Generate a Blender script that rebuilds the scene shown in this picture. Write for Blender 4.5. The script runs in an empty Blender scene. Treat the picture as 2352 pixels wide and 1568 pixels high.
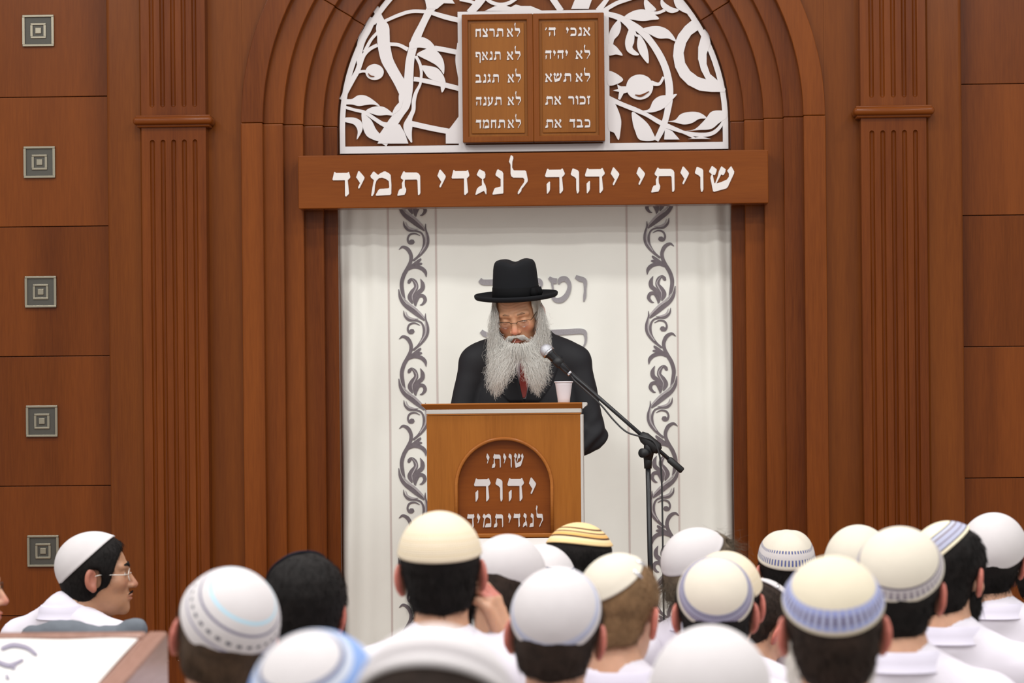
import bpy, bmesh, math, random
import numpy as np
from mathutils import Vector, Matrix
random.seed(7); rng = np.random.default_rng(7)
S = bpy.context.scene; COL = S.collection
rad = math.radians

# ------------------------------------------------------------------ camera
F, W, H = 6000.0, 2352, 1568
CAM = np.array([0.288, -11.0, 1.65]); YAW = rad(2.0); ROLL = 0.0095; HY = 940.0
_f = np.array([-math.sin(YAW), math.cos(YAW), 0.0])
_r0 = np.array([math.cos(YAW), math.sin(YAW), 0.0]); _u0 = np.array([0, 0, 1.0])
_c, _s = math.cos(ROLL), math.sin(ROLL)
_r = _c*_r0 - _s*_u0; _u = _c*_u0 + _s*_r0
cam = bpy.data.cameras.new('camera'); camo = bpy.data.objects.new('camera', cam); COL.objects.link(camo)
cam.sensor_width = 36.0; cam.lens = 36.0*F/W; cam.shift_y = (HY - H/2)/W
cam.clip_start = 0.1; cam.clip_end = 100
camo.matrix_world = Matrix(((_r[0], _u[0], -_f[0], CAM[0]), (_r[1], _u[1], -_f[1], CAM[1]),
                            (_r[2], _u[2], -_f[2], CAM[2]), (0, 0, 0, 1)))
cam.dof.use_dof = True; cam.dof.focus_distance = 10.05; cam.dof.aperture_fstop = 5.0
S.camera = camo
def U(px, py, Y):
    """point of the place seen at photo pixel (px,py) that lies at depth Y"""
    d = _f + _r*(px - W/2)/F + _u*(HY - py)/F
    return CAM + (Y - CAM[1])/d[1]*d
def UZ(px, py, z):
    d = _f + _r*(px - W/2)/F + _u*(HY - py)/F
    return CAM + z*d

# ------------------------------------------------------------------ light
S.view_settings.view_transform = 'Standard'; S.view_settings.look = 'None'
S.view_settings.gamma = 1.0; S.view_settings.exposure = 0.0; S.view_settings.use_curve_mapping = False
w = bpy.data.worlds.new('world'); S.world = w; w.use_nodes = True
w.node_tree.nodes['Background'].inputs[0].default_value = (1.0, 0.985, 0.97, 1)
w.node_tree.nodes['Background'].inputs[1].default_value = 0.74
LAMP_W = 34.0
for yi, ly in enumerate((-2.3, -4.7, -7.1, -9.5)):
    for lx in (-3.2, -1.07, 1.07, 3.2):
        L = bpy.data.lights.new('ceiling_lamp', 'AREA'); L.shape = 'RECTANGLE'; L.size = 0.55; L.size_y = 0.4
        L.energy = LAMP_W*(.75, 1.2, 1.3, 1.05)[yi]; L.color = (1.0, 0.975, 0.945)
        o = bpy.data.objects.new('ceiling_lamp', L); o.location = (lx - 0.25, ly, 5.0); COL.objects.link(o)

# ------------------------------------------------------------------ helpers
def tag(o, label=None, cat=None, group=None, kind=None):
    if label: o['label'] = label
    if cat: o['category'] = cat
    if group: o['group'] = group
    if kind: o['kind'] = kind
    return o
def empty(name, loc=(0, 0, 0)):
    o = bpy.data.objects.new(name, None); o.location = loc; o.empty_display_size = 0.1; COL.objects.link(o); return o
def mesh_obj(name, verts, faces, mat, parent=None, smooth=False, uv=None, loc=None):
    me = bpy.data.meshes.new(name)
    me.from_pydata([tuple(map(float, v)) for v in verts], [], [tuple(int(i) for i in f) for f in faces])
    me.materials.append(mat)
    if smooth: me.polygons.foreach_set('use_smooth', [True]*len(me.polygons))
    if uv is not None:
        l = me.uv_layers.new(name='UVMap'); idx = np.empty(len(me.loops), np.int32); me.loops.foreach_get('vertex_index', idx)
        l.data.foreach_set('uv', np.asarray(uv, float)[idx].ravel())
    me.update()
    o = bpy.data.objects.new(name, me); COL.objects.link(o)
    if loc is not None: o.location = loc
    if parent:
        o.parent = parent
        if parent.type == 'EMPTY' or True:
            o.matrix_parent_inverse = Matrix.Translation(parent.matrix_basis.translation).inverted() if parent.parent is None else Matrix.Identity(4)
            if parent.parent is not None:
                t = parent.matrix_basis.translation; o.matrix_parent_inverse = Matrix.Translation(t + parent.parent.matrix_basis.translation*0).inverted()
    return o
class MB:
    def __init__(s): s.v = []; s.f = []
    def add(s, v, f):
        n = len(s.v); s.v += [tuple(p) for p in v]; s.f += [tuple(i+n for i in q) for q in f]; return s
    def box(s, x0, x1, y0, y1, z0, z1, b=0.0):
        if b <= 0:
            v = [(x, y, z) for x in (x0, x1) for y in (y0, y1) for z in (z0, z1)]
            return s.add(v, [(0, 1, 3, 2), (4, 6, 7, 5), (0, 4, 5, 1), (2, 3, 7, 6), (0, 2, 6, 4), (1, 5, 7, 3)])
        bm = bmesh.new(); bmesh.ops.create_cube(bm, size=1)
        for q in bm.verts: q.co = Vector(((x0+x1)/2 + q.co.x*(x1-x0), (y0+y1)/2 + q.co.y*(y1-y0), (z0+z1)/2 + q.co.z*(z1-z0)))
        bmesh.ops.bevel(bm, geom=bm.edges[:], offset=b, segments=3, affect='EDGES', profile=0.5)
        bm.verts.index_update()
        s.add([q.co for q in bm.verts], [[q.index for q in f.verts] for f in bm.faces]); bm.free(); return s
    def tube(s, pts, r, n=8, caps=True):
        pts = [np.array(p, float) for p in pts]; m = len(pts)
        rr = [r]*m if np.isscalar(r) else list(r)
        base = len(s.v); prev = None
        for i, p in enumerate(pts):
            t = pts[min(i+1, m-1)] - pts[max(i-1, 0)]; t = t/(np.linalg.norm(t)+1e-12)
            if prev is None:
                a = np.array([0, 0, 1.0]) if abs(t[2]) < .9 else np.array([1.0, 0, 0])
                a = a - t*(a@t)
            else: a = prev - t*(prev@t)
            a = a/(np.linalg.norm(a)+1e-12); prev = a; b = np.cross(t, a)
            for k in range(n):
                q = 2*math.pi*k/n; s.v.append(tuple(p + rr[i]*(math.cos(q)*a + math.sin(q)*b)))
        for i in range(m-1):
            for k in range(n):
                s.f.append((base+i*n+k, base+i*n+(k+1) % n, base+(i+1)*n+(k+1) % n, base+(i+1)*n+k))
        if caps:
            s.f.append(tuple(base+k for k in range(n))[::-1]); s.f.append(tuple(base+(m-1)*n+k for k in range(n)))
        return s
    def prism(s, poly, y0, y1, to=None):
        """poly in (x,z); front face at y0 (towards the hall), back at y1"""
        n = len(poly); a = sum(poly[i][0]*poly[(i+1) % n][1]-poly[(i+1) % n][0]*poly[i][1] for i in range(n))
        if a < 0: poly = poly[::-1]
        v = [(p[0], y0, p[1]) for p in poly] + [(p[0], y1, p[1]) for p in poly]
        f = [tuple(range(n)), tuple(range(2*n-1, n-1, -1))] + [(i, i+n, (i+1) % n+n, (i+1) % n) for i in range(n)]
        return s.add(v, f)
    def strip(s, L, R, y0, y1):
        """ribbon between two (x,z) edge lists, extruded from y0 to y1 (numbers or functions of x,z)"""
        g0 = y0 if callable(y0) else (lambda x, z: y0); g1 = y1 if callable(y1) else (lambda x, z: y1)
        m = len(L); v = []
        for a, b in zip(L, R):
            v += [(a[0], g0(*a), a[1]), (b[0], g0(*b), b[1]), (b[0], g1(*b), b[1]), (a[0], g1(*a), a[1])]
        f = []
        for i in range(m-1):
            for k in range(4): f.append((i*4+k, i*4+(k+1) % 4, (i+1)*4+(k+1) % 4, (i+1)*4+k))
        f += [(3, 2, 1, 0), tuple((m-1)*4+k for k in range(4))]
        return s.add(v, f)
    def lathe(s, prof, c=(0, 0, 0), n=32, sx=1, sy=1):
        base = len(s.v); m = len(prof)
        for r, z in prof:
            for k in range(n):
                q = 2*math.pi*k/n; s.v.append((c[0]+r*sx*math.cos(q), c[1]+r*sy*math.sin(q), c[2]+z))
        for i in range(m-1):
            for k in range(n): s.f.append((base+i*n+k, base+i*n+(k+1) % n, base+(i+1)*n+(k+1) % n, base+(i+1)*n+k))
        s.f.append(tuple(base+k for k in range(n))[::-1]); s.f.append(tuple(base+(m-1)*n+k for k in range(n)))
        return s
    def build(s, name, mat, parent=None, smooth=False, fix=True):
        o = mesh_obj(name, s.v, s.f, mat, parent, smooth)
        if fix:
            bm = bmesh.new(); bm.from_mesh(o.data); bmesh.ops.recalc_face_normals(bm, faces=bm.faces[:]); bm.to_mesh(o.data); bm.free()
            if smooth: o.data.polygons.foreach_set('use_smooth', [True]*len(o.data.polygons))
        return o
def catmull(pts, n=6, closed=False):
    P = [np.array(p, float) for p in pts]; m = len(P); out = []
    for i in range(m if closed else m-1):
        p0 = P[(i-1) % m] if closed or i > 0 else 2*P[0]-P[1]
        p1, p2 = P[i], P[(i+1) % m]
        p3 = P[(i+2) % m] if closed or i+2 < m else 2*P[-1]-P[-2]
        for k in range(n):
            t = k/n
            out.append(0.5*((2*p1) + (p2-p0)*t + (2*p0-5*p1+4*p2-p3)*t*t + (3*p1-p0-3*p2+p3)*t**3))
    if not closed: out.append(P[-1])
    return out
def ribbon(pts, n=6):
    """(x,y,w) way points -> left and right edge lists"""
    C = catmull(pts, n); L, R = [], []
    for i, c in enumerate(C):
        t = C[min(i+1, len(C)-1)][:2] - C[max(i-1, 0)][:2]; t = t/(np.linalg.norm(t)+1e-9)
        nn = np.array([-t[1], t[0]])*max(c[2], 1.0)/2
        L.append(c[:2]+nn); R.append(c[:2]-nn)
    return L, R

# ------------------------------------------------------------------ materials
def nt(name):
    m = bpy.data.materials.new(name); m.use_nodes = True; t = m.node_tree
    return m, t, t.nodes['Principled BSDF']
def lin(r, g, b):
    q = lambda c: (c/255/12.92) if c/255 <= .04045 else ((c/255+.055)/1.055)**2.4
    return (q(r), q(g), q(b), 1)
def plain(name, col, rough=.5, metal=0.0, noise=0.0, nscale=30, bump=0.0, spec=.5, trans=0.0, sss=0.0):
    m, t, b = nt(name); N = t.nodes; b.inputs['Roughness'].default_value = rough; b.inputs['Metallic'].default_value = metal
    b.inputs['Specular IOR Level'].default_value = spec; b.inputs['Base Color'].default_value = col
    b.inputs['Transmission Weight'].default_value = trans
    if sss: b.inputs['Subsurface Weight'].default_value = sss; b.inputs['Subsurface Radius'].default_value = (.012, .004, .002); b.inputs['Subsurface Scale'].default_value = 1.0
    tc = N.new('ShaderNodeTexCoord'); nz = N.new('ShaderNodeTexNoise'); nz.inputs['Scale'].default_value = nscale; nz.inputs['Detail'].default_value = 4
    t.links.new(tc.outputs['Object'], nz.inputs['Vector'])
    if noise:
        mx = N.new('ShaderNodeMix'); mx.data_type = 'RGBA'; t.links.new(nz.outputs['Fac'], mx.inputs[0])
        mx.inputs[6].default_value = tuple(c*(1-noise) for c in col[:3])+(1,); mx.inputs[7].default_value = tuple(min(1, c*(1+noise)) for c in col[:3])+(1,)
        t.links.new(mx.outputs[2], b.inputs['Base Color'])
    if bump:
        bp = N.new('ShaderNodeBump'); bp.inputs['Strength'].default_value = bump; bp.inputs['Distance'].default_value = .003
        t.links.new(nz.outputs['Fac'], bp.inputs['Height']); t.links.new(bp.outputs[0], b.inputs['Normal'])
    return m
def wood(name, dark, light, axis='Z', rough=.33, big=2.2, var=.16, k=(.74, .70, .38)):
    dark = tuple(a*b for a, b in zip(dark, k))+(1,); light = tuple(a*b for a, b in zip(light, k))+(1,)
    m, t, b = nt(name); N = t.nodes; lk = t.links.new
    tc = N.new('ShaderNodeTexCoord'); mp = N.new('ShaderNodeMapping'); oi = N.new('ShaderNodeObjectInfo')
    sc = {'Z': (1, 1, .06), 'X': (.06, 1, 1), 'Y': (1, .06, 1)}[axis]
    mp.inputs['Scale'].default_value = sc
    add = N.new('ShaderNodeVectorMath'); add.operation = 'ADD'; ml = N.new('ShaderNodeVectorMath'); ml.operation = 'SCALE'
    cx = N.new('ShaderNodeCombineXYZ'); lk(oi.outputs['Random'], cx.inputs[0]); lk(oi.outputs['Random'], cx.inputs[1]); lk(oi.outputs['Random'], cx.inputs[2])
    lk(cx.outputs[0], ml.inputs[0]); ml.inputs['Scale'].default_value = 9.0
    lk(tc.outputs['Object'], mp.inputs[0]); lk(mp.outputs[0], add.inputs[0]); lk(ml.outputs[0], add.inputs[1])
    n1 = N.new('ShaderNodeTexNoise'); n1.inputs['Scale'].default_value = big*3; n1.inputs['Detail'].default_value = 5; n1.inputs['Distortion'].default_value = .8
    n2 = N.new('ShaderNodeTexNoise'); n2.inputs['Scale'].default_value = 160; n2.inputs['Detail'].default_value = 3
    lk(add.outputs[0], n1.inputs['Vector']); lk(add.outputs[0], n2.inputs['Vector'])
    a = N.new('ShaderNodeMath'); a.operation = 'MULTIPLY_ADD'; a.inputs[1].default_value = .35; lk(n2.outputs['Fac'], a.inputs[0])
    s1 = N.new('ShaderNodeMath'); s1.operation = 'MULTIPLY'; s1.inputs[1].default_value = .75; lk(n1.outputs['Fac'], s1.inputs[0]); lk(s1.outputs[0], a.inputs[2])
    rv = N.new('ShaderNodeMath'); rv.operation = 'MULTIPLY_ADD'; rv.inputs[1].default_value = var*2; rv.inputs[2].default_value = -var; lk(oi.outputs['Random'], rv.inputs[0])
    sm = N.new('ShaderNodeMath'); sm.operation = 'ADD'; lk(a.outputs[0], sm.inputs[0]); lk(rv.outputs[0], sm.inputs[1])
    cr = N.new('ShaderNodeValToRGB'); cr.color_ramp.elements[0].position = .25; cr.color_ramp.elements[1].position = .8
    cr.color_ramp.elements[0].color = dark; cr.color_ramp.elements[1].color = light
    lk(sm.outputs[0], cr.inputs[0]); lk(cr.outputs[0], b.inputs['Base Color'])
    b.inputs['Roughness'].default_value = rough*.72; b.inputs['Specular IOR Level'].default_value = .16
    bp = N.new('ShaderNodeBump'); bp.inputs['Strength'].default_value = .06; bp.inputs['Distance'].default_value = .001
    lk(n2.outputs['Fac'], bp.inputs['Height']); lk(bp.outputs[0], b.inputs['Normal'])
    return m
def hairmat(name, col, noise=.6):
    m, t, b = nt(name); N = t.nodes; lk = t.links.new
    tc = N.new('ShaderNodeTexCoord'); mp = N.new('ShaderNodeMapping'); mp.inputs['Scale'].default_value = (1, 1, .16); lk(tc.outputs['Object'], mp.inputs[0])
    n1 = N.new('ShaderNodeTexNoise'); n1.inputs['Scale'].default_value = 420; n1.inputs['Detail'].default_value = 3; lk(mp.outputs[0], n1.inputs['Vector'])
    n2 = N.new('ShaderNodeTexNoise'); n2.inputs['Scale'].default_value = 38; n2.inputs['Detail'].default_value = 3; lk(tc.outputs['Object'], n2.inputs['Vector'])
    ad = N.new('ShaderNodeMath'); ad.operation = 'ADD'; lk(n1.outputs['Fac'], ad.inputs[0]); lk(n2.outputs['Fac'], ad.inputs[1])
    cr = N.new('ShaderNodeValToRGB'); cr.color_ramp.elements[0].position = .30; cr.color_ramp.elements[1].position = .74
    hf = N.new('ShaderNodeMath'); hf.operation = 'MULTIPLY'; hf.inputs[1].default_value = .5; lk(ad.outputs[0], hf.inputs[0])
    cr.color_ramp.elements[0].color = tuple(c*(1-noise) for c in col[:3])+(1,); cr.color_ramp.elements[1].color = tuple(min(1, c*(1+noise)) for c in col[:3])+(1,)
    lk(hf.outputs[0], cr.inputs[0]); lk(cr.outputs[0], b.inputs['Base Color']); b.inputs['Roughness'].default_value = .7; b.inputs['Specular IOR Level'].default_value = .18
    bp = N.new('ShaderNodeBump'); bp.inputs['Strength'].default_value = .6; bp.inputs['Distance'].default_value = .003; lk(ad.outputs[0], bp.inputs['Height']); lk(bp.outputs[0], b.inputs['Normal'])
    return m
WD, WL = lin(94, 44, 20), lin(140, 76, 38)
M = {}
M['panel'] = wood('panel_wood', lin(88, 42, 20), lin(128, 68, 34), 'Z', .38, 1.6, .08, k=(.90, .87, .46))
M['arch'] = wood('arch_wood', lin(98, 46, 21), lin(146, 80, 40), 'Z', .33, 2.4, .12)
M['column'] = wood('column_wood', lin(96, 44, 20), lin(138, 74, 36), 'Z', .33, 2.8, .05)
M['frame'] = wood('frame_wood', lin(104, 52, 25), lin(142, 80, 40), 'Z', .33, 2.0, .05)
M['sign'] = wood('sign_wood', lin(122, 62, 28), lin(152, 86, 42), 'X', .3, 2.0, .02, k=(.70, .65, .40))
M['back'] = wood('backing_wood', lin(110, 58, 28), lin(140, 80, 42), 'Z', .4, 2.0, .02, k=(.74,.69,.42))
M['lectern'] = wood('lectern_wood', lin(132, 72, 32), lin(170, 100, 50), 'Z', .3, 1.8, .03, k=(.86, .96, .64))
M['lectern_x'] = wood('lectern_trim_wood', lin(126, 70, 32), lin(165, 102, 54), 'X', .28, 2.0, .03, k=(1.12, 1.14, .86))
M['tablet'] = wood('tablet_wood', lin(134, 76, 34), lin(164, 100, 50), 'Z', .38, 2.0, .02, k=(.80,.84,.60))
M['tframe'] = wood('tablet_frame_wood', lin(120, 62, 28), lin(152, 88, 44), 'Z', .33, 2.0, .02, k=(.78,.75,.48))
M['gap'] = plain('joint_dark', lin(40, 20, 12), .8)
M['white'] = plain('white_lacquer', lin(224, 219, 219), .45, noise=.015, nscale=8)
M['letter'] = plain('brushed_letter_metal', lin(222, 216, 212), .38, .15, noise=.03, nscale=60)
M['letter2'] = plain('satin_letter_metal', lin(206, 200, 198), .36, .3, noise=.04, nscale=60)
M['alu'] = plain('aluminium', lin(206, 202, 196), .35, .5, noise=.03)
M['steel'] = plain('plaque_steel', lin(150, 143, 126), .28, .8, noise=.06)
M['steel_dark'] = plain('plaque_etched', lin(80, 78, 72), .5, .5, noise=.12, nscale=220)
M['curtain'] = plain('curtain_satin', lin(240, 240, 232), .55, noise=.02, nscale=14, bump=.05)
M['embroid'] = plain('embroidery_thread', lin(112, 103, 108), .5, noise=.22, nscale=55, bump=.3)
M['embroid2'] = plain('embroidery_thread_light', lin(176, 170, 172), .5, noise=.2, nscale=70, bump=.3)
M['seam'] = plain('seam_braid', lin(208, 196, 190), .6, noise=.1, nscale=300)
M['black_metal'] = plain('black_metal', lin(34, 35, 38), .32, .2, noise=.1)
M['rubber'] = plain('black_plastic', lin(22, 22, 24), .55)
M['cable'] = plain('cable_rubber', lin(48, 48, 50), .45)
M['grille'] = plain('microphone_grille', lin(190, 190, 196), .4, .6, noise=.35, nscale=500, bump=.6)
M['chrome'] = plain('chrome', lin(200, 200, 205), .2, .9)
M['cup'] = plain('cup_plastic', lin(232, 224, 228), .35, noise=.02, nscale=40, trans=.15)
M['cloth'] = plain('white_tablecloth', lin(222, 219, 216), .7, noise=.01)
M['felt'] = plain('black_felt', lin(17, 18, 22), .9, noise=.15, nscale=200, bump=.1, spec=.3)
M['ribbon'] = plain('black_ribbon', lin(11, 11, 13), .8, noise=.1, spec=.15)
M['suit'] = plain('black_suit_cloth', lin(24, 24, 29), .7, noise=.2, nscale=400, bump=.05, spec=.4)
M['tie'] = plain('red_tie_silk', lin(150, 52, 44), .5, noise=.1, nscale=300)
M['shirt'] = plain('white_shirt_cotton', lin(217, 212, 222), .75, noise=.012, nscale=12, bump=.05)
M['collar'] = plain('white_collar_cotton', lin(212, 207, 222), .75, noise=.012, nscale=12)
M['trouser'] = plain('dark_trousers', lin(30, 30, 38), .85)
M['hair_black'] = hairmat('black_hair', lin(19, 15, 14))
M['hair_dark'] = hairmat('dark_brown_hair', lin(44, 33, 27))
M['hair_brown'] = hairmat('brown_hair', lin(66, 50, 37))
M['hair_blond'] = hairmat('cropped_fair_hair', lin(122, 94, 66), .35)
M['hair_grey'] = hairmat('grey_brown_hair', lin(96, 84, 70), .6)
M['hair_white'] = hairmat('white_hair', lin(206, 200, 188), .2)
M['beard'] = plain('grey_white_beard', lin(236, 230, 217), .6, noise=.40, nscale=170)
M['beard_core'] = plain('grey_beard_underlayer', lin(104, 95, 82), .8, noise=.5, nscale=70, bump=.8)
M['beard_white'] = plain('white_side_beard', lin(214, 208, 200), .7, noise=.15, nscale=80, bump=.6)
M['specs'] = plain('dark_wire_frame', lin(60, 48, 38), .35, .7)
M['specs_light'] = plain('clear_spectacle_frame', lin(220, 214, 206), .2, .3)
M['clip'] = plain('silver_hair_clip', lin(225, 228, 235), .12, 1.0)
M['grey_cloth'] = plain('grey_blue_jacket_cloth', lin(92, 98, 106), .85, noise=.12, nscale=60, bump=.3)
M['brow'] = plain('pale_brow_hair', lin(150, 116, 90), .7, noise=.3, nscale=300); M['eye'] = plain('eye_white', lin(226, 218, 210), .2); M['iris'] = plain('brown_iris', lin(38, 24, 16), .15)
M['floor'] = plain('stone_floor', lin(150, 140, 128), .5, noise=.1, nscale=3)
M['stage'] = wood('stage_wood', lin(96, 52, 28), lin(140, 84, 46), 'X', .4, k=(1,1,1))
M['desk'] = wood('desk_wood', lin(112, 80, 68), lin(158, 124, 112), 'Y', .35, k=(1,1,1))
M['lens'] = plain('spectacle_lens', (.9, .9, .9, 1), .05, trans=1.0)

def skin(name, col, red):
    m, t, b = nt(name); N = t.nodes; lk = t.links.new
    at = N.new('ShaderNodeAttribute'); at.attribute_name = 'ruddy'
    tc = N.new('ShaderNodeTexCoord'); nz = N.new('ShaderNodeTexNoise'); nz.inputs['Scale'].default_value = 45; nz.inputs['Detail'].default_value = 5
    lk(tc.outputs['Object'], nz.inputs['Vector'])
    mx = N.new('ShaderNodeMix'); mx.data_type = 'RGBA'; mx.inputs[6].default_value = col; mx.inputs[7].default_value = red
    lk(at.outputs['Fac'], mx.inputs[0])
    m2 = N.new('ShaderNodeMix'); m2.data_type = 'RGBA'; m2.blend_type = 'MULTIPLY'; m2.inputs[0].default_value = .35
    lk(mx.outputs[2], m2.inputs[6]); lk(nz.outputs['Fac'], m2.inputs[7]); 
    g = N.new('ShaderNodeBrightContrast'); g.inputs['Bright'].default_value = 0.04; lk(m2.outputs[2], g.inputs[0])
    lk(g.outputs[0], b.inputs['Base Color']); b.inputs['Roughness'].default_value = .5
    b.inputs['Subsurface Weight'].default_value = .25; b.inputs['Subsurface Radius'].default_value = (.010, .004, .002); b.inputs['Subsurface Scale'].default_value = 1.0
    bp = N.new('ShaderNodeBump'); bp.inputs['Strength'].default_value = .12; bp.inputs['Distance'].default_value = .002
    lk(nz.outputs['Fac'], bp.inputs['Height']); lk(bp.outputs[0], b.inputs['Normal'])
    return m
M['skin'] = skin('fair_skin', lin(206, 152, 118), lin(196, 92, 76))
M['skin_old'] = skin('elderly_skin', lin(222, 160, 116), lin(220, 116, 90))
M['skin_tan'] = skin('olive_skin', lin(178, 124, 86), lin(172, 92, 66))

def kmat(name, base, bands=(), rings=60, knit=.35, noise=.03):
    """knitted skullcap cloth: bands = (v0, v1, colour, dashes round the rim or 0), v 0 crown .. 1 rim"""
    m, t, b = nt(name); N = t.nodes; lk = t.links.new
    tc = N.new('ShaderNodeTexCoord'); sp = N.new('ShaderNodeSeparateXYZ'); lk(tc.outputs['UV'], sp.inputs[0])
    def mth(op, a, c=None, d=None):
        q = N.new('ShaderNodeMath'); q.operation = op
        for i, x in enumerate((a, c, d)):
            if x is None: continue
            if isinstance(x, (int, float)): q.inputs[i].default_value = x
            else: lk(x, q.inputs[i])
        return q.outputs[0]
    u, v = sp.outputs[0], sp.outputs[1]
    nz = N.new('ShaderNodeTexNoise'); nz.inputs['Scale'].default_value = 25; lk(tc.outputs['Object'], nz.inputs['Vector'])
    mx0 = N.new('ShaderNodeMix'); mx0.data_type = 'RGBA'; lk(nz.outputs['Fac'], mx0.inputs[0])
    mx0.inputs[6].default_value = tuple(c*(1-noise) for c in base[:3])+(1,); mx0.inputs[7].default_value = tuple(min(1, c*(1+noise)) for c in base[:3])+(1,)
    cur = mx0.outputs[2]
    for v0, v1, col, nd in bands:
        k = mth('MULTIPLY', mth('GREATER_THAN', v, v0), mth('LESS_THAN', v, v1))
        if nd: k = mth('MULTIPLY', k, mth('GREATER_THAN', mth('SINE', mth('MULTIPLY', u, 2*math.pi*nd)), .1))
        mx = N.new('ShaderNodeMix'); mx.data_type = 'RGBA'; lk(k, mx.inputs[0]); lk(cur, mx.inputs[6]); mx.inputs[7].default_value = col; cur = mx.outputs[2]
    lk(cur, b.inputs['Base Color']); b.inputs['Roughness'].default_value = .85; b.inputs['Specular IOR Level'].default_value = .2
    h = mth('ADD', mth('SINE', mth('MULTIPLY', v, 2*math.pi*rings)), mth('SINE', mth('MULTIPLY', u, 2*math.pi*rings*3)))
    bp = N.new('ShaderNodeBump'); bp.inputs['Strength'].default_value = knit; bp.inputs['Distance'].default_value = .0012
    lk(h, bp.inputs['Height']); lk(bp.outputs[0], b.inputs['Normal'])
    return m

# ------------------------------------------------------------------ the room
NB = 0.24       # depth of the curtain niche behind the outer arch band
STEP = [1.231, 1.151, 1.070, 0.990, 0.910, 0.842]
AZ, SPR = 2.871, 2.8705          # arch centre height, springing joint
TOP = 4.6; STG = 0.45
mb = MB().box(-6, 6, -13, 0.5, -0.1, 0.0); tag(mb.build('floor', M['floor']), kind='structure')
mb = MB().box(-4.5, 4.5, -2.1, 0.45, 0.0, STG, .01); tag(mb.build('trim_1', M['stage']), kind='structure')
wl = MB().box(-6, 6, 0.42, 0.5, 0, TOP).build('wall_back', M['gap']); tag(wl, kind='structure')
def side(sg, wname):
    root = MB().box(min(sg*1.80, sg*6), max(sg*1.80, sg*6), 0.105, 0.42, 0, TOP).build(wname, M['gap']); tag(root, kind='structure')
    zs = [1.65+(z-1.65)*11.08/11 for z in [0.245] + [0.795+0.5495*k for k in range(8)]]
    xs = [1.803, 3.3, 4.8]
    for z0, z1 in zip(zs[:-1], zs[1:]):
        for x0, x1 in zip(xs[:-1], xs[1:]):
            a, b = sorted((sg*x0, sg*x1))
            MB().box(a+.002, b-.002, 0.08, 0.11, max(z0, .45)+.0016, z1-.0016, .0015).build('panel', M['panel'], root)
side(-1, 'wall_left'); side(1, 'wall_right')
def pilaster(sg, n):
    a, b = sorted((sg*1.645, sg*1.800))
    root = MB().box(a, b, -0.012, 0.42, STG, TOP, .014).build('trim_%d' % n, M['frame']); tag(root, kind='structure')
def slot(cx, z0, z1, r, yf, nseg=8, depth=.011):
    """loops of a round-ended flute, outermost first"""
    loops = []
    for k in range(5):
        th = k/4*math.pi/2; rr = max(r*math.cos(th), 1e-4); dy = depth*math.sin(th); lp = []
        for i in range(nseg+1):
            q = math.pi*i/nseg; lp.append((cx+rr*math.cos(q), yf+dy, z1-r+rr*math.sin(q)))
        for i in range(nseg+1):
            q = math.pi+math.pi*i/nseg; lp.append((cx+rr*math.cos(q), yf+dy, z0+r+rr*math.sin(q)))
        loops.append(lp)
    return loops
def column(sg, n):
    x0, x1 = sorted((sg*1.374, sg*1.646)); yf = -0.05; cx = (x0+x1)/2
    def fluted(z0, z1, s0, s1, name, parent):
        bm = bmesh.new()
        rect = [bm.verts.new(p) for p in ((x0, yf, z0), (x1, yf, z0), (x1, yf, z1), (x0, yf, z1))]
        edges = [bm.edges.new((rect[i], rect[(i+1) % 4])) for i in range(4)]
        for k in range(5):
            L = slot(cx+(k-2)*.0452, s0, s1, .0102, yf)
            vl = [[bm.verts.new(p) for p in lp] for lp in L]; m = len(vl[0])
            edges += [bm.edges.new((vl[0][i], vl[0][(i+1) % m])) for i in range(m)]
            for a, b in zip(vl[:-1], vl[1:]):
                for i in range(m):
                    bm.faces.new((a[i], a[(i+1) % m], b[(i+1) % m], b[i]))
        bmesh.ops.triangle_fill(bm, use_beauty=True, edges=edges)
        bk = [bm.verts.new((v.co.x, 0.3, v.co.z)) for v in rect]
        for i in range(4): bm.faces.new((rect[i], rect[(i+1) % 4], bk[(i+1) % 4], bk[i]))
        bm.faces.new(bk)
        bmesh.ops.recalc_face_normals(bm, faces=bm.faces[:])
        me = bpy.data.meshes.new(name); bm.to_mesh(me); bm.free(); me.materials.append(M['column'])
        o = bpy.data.objects.new(name, me); COL.objects.link(o)
        if parent: o.parent = parent
        return o
    zc = 2.88
    root = fluted(STG, zc, .6, zc-.080, 'trim_%d' % n, None); tag(root, kind='structure')
    fluted(zc, TOP, zc+.056, TOP-.1, 'upper_shaft', root)
    mb = MB(); mb.box(x0-.032, x1+.032, yf-.034, .03, zc-.019, zc+.015, .0145); mb.box(x0-.022, x1+.022, yf-.022, .03, zc+.010, zc+.021, .003)
    mb.box(x0-.018, x1+.018, yf-.016, .03, zc-.028, zc-.012, .004)
    mb.build('capital_moulding', M['sign'], root, True)
pilaster(-1, 2); pilaster(1, 3); column(-1, 4); column(1, 5)
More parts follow.
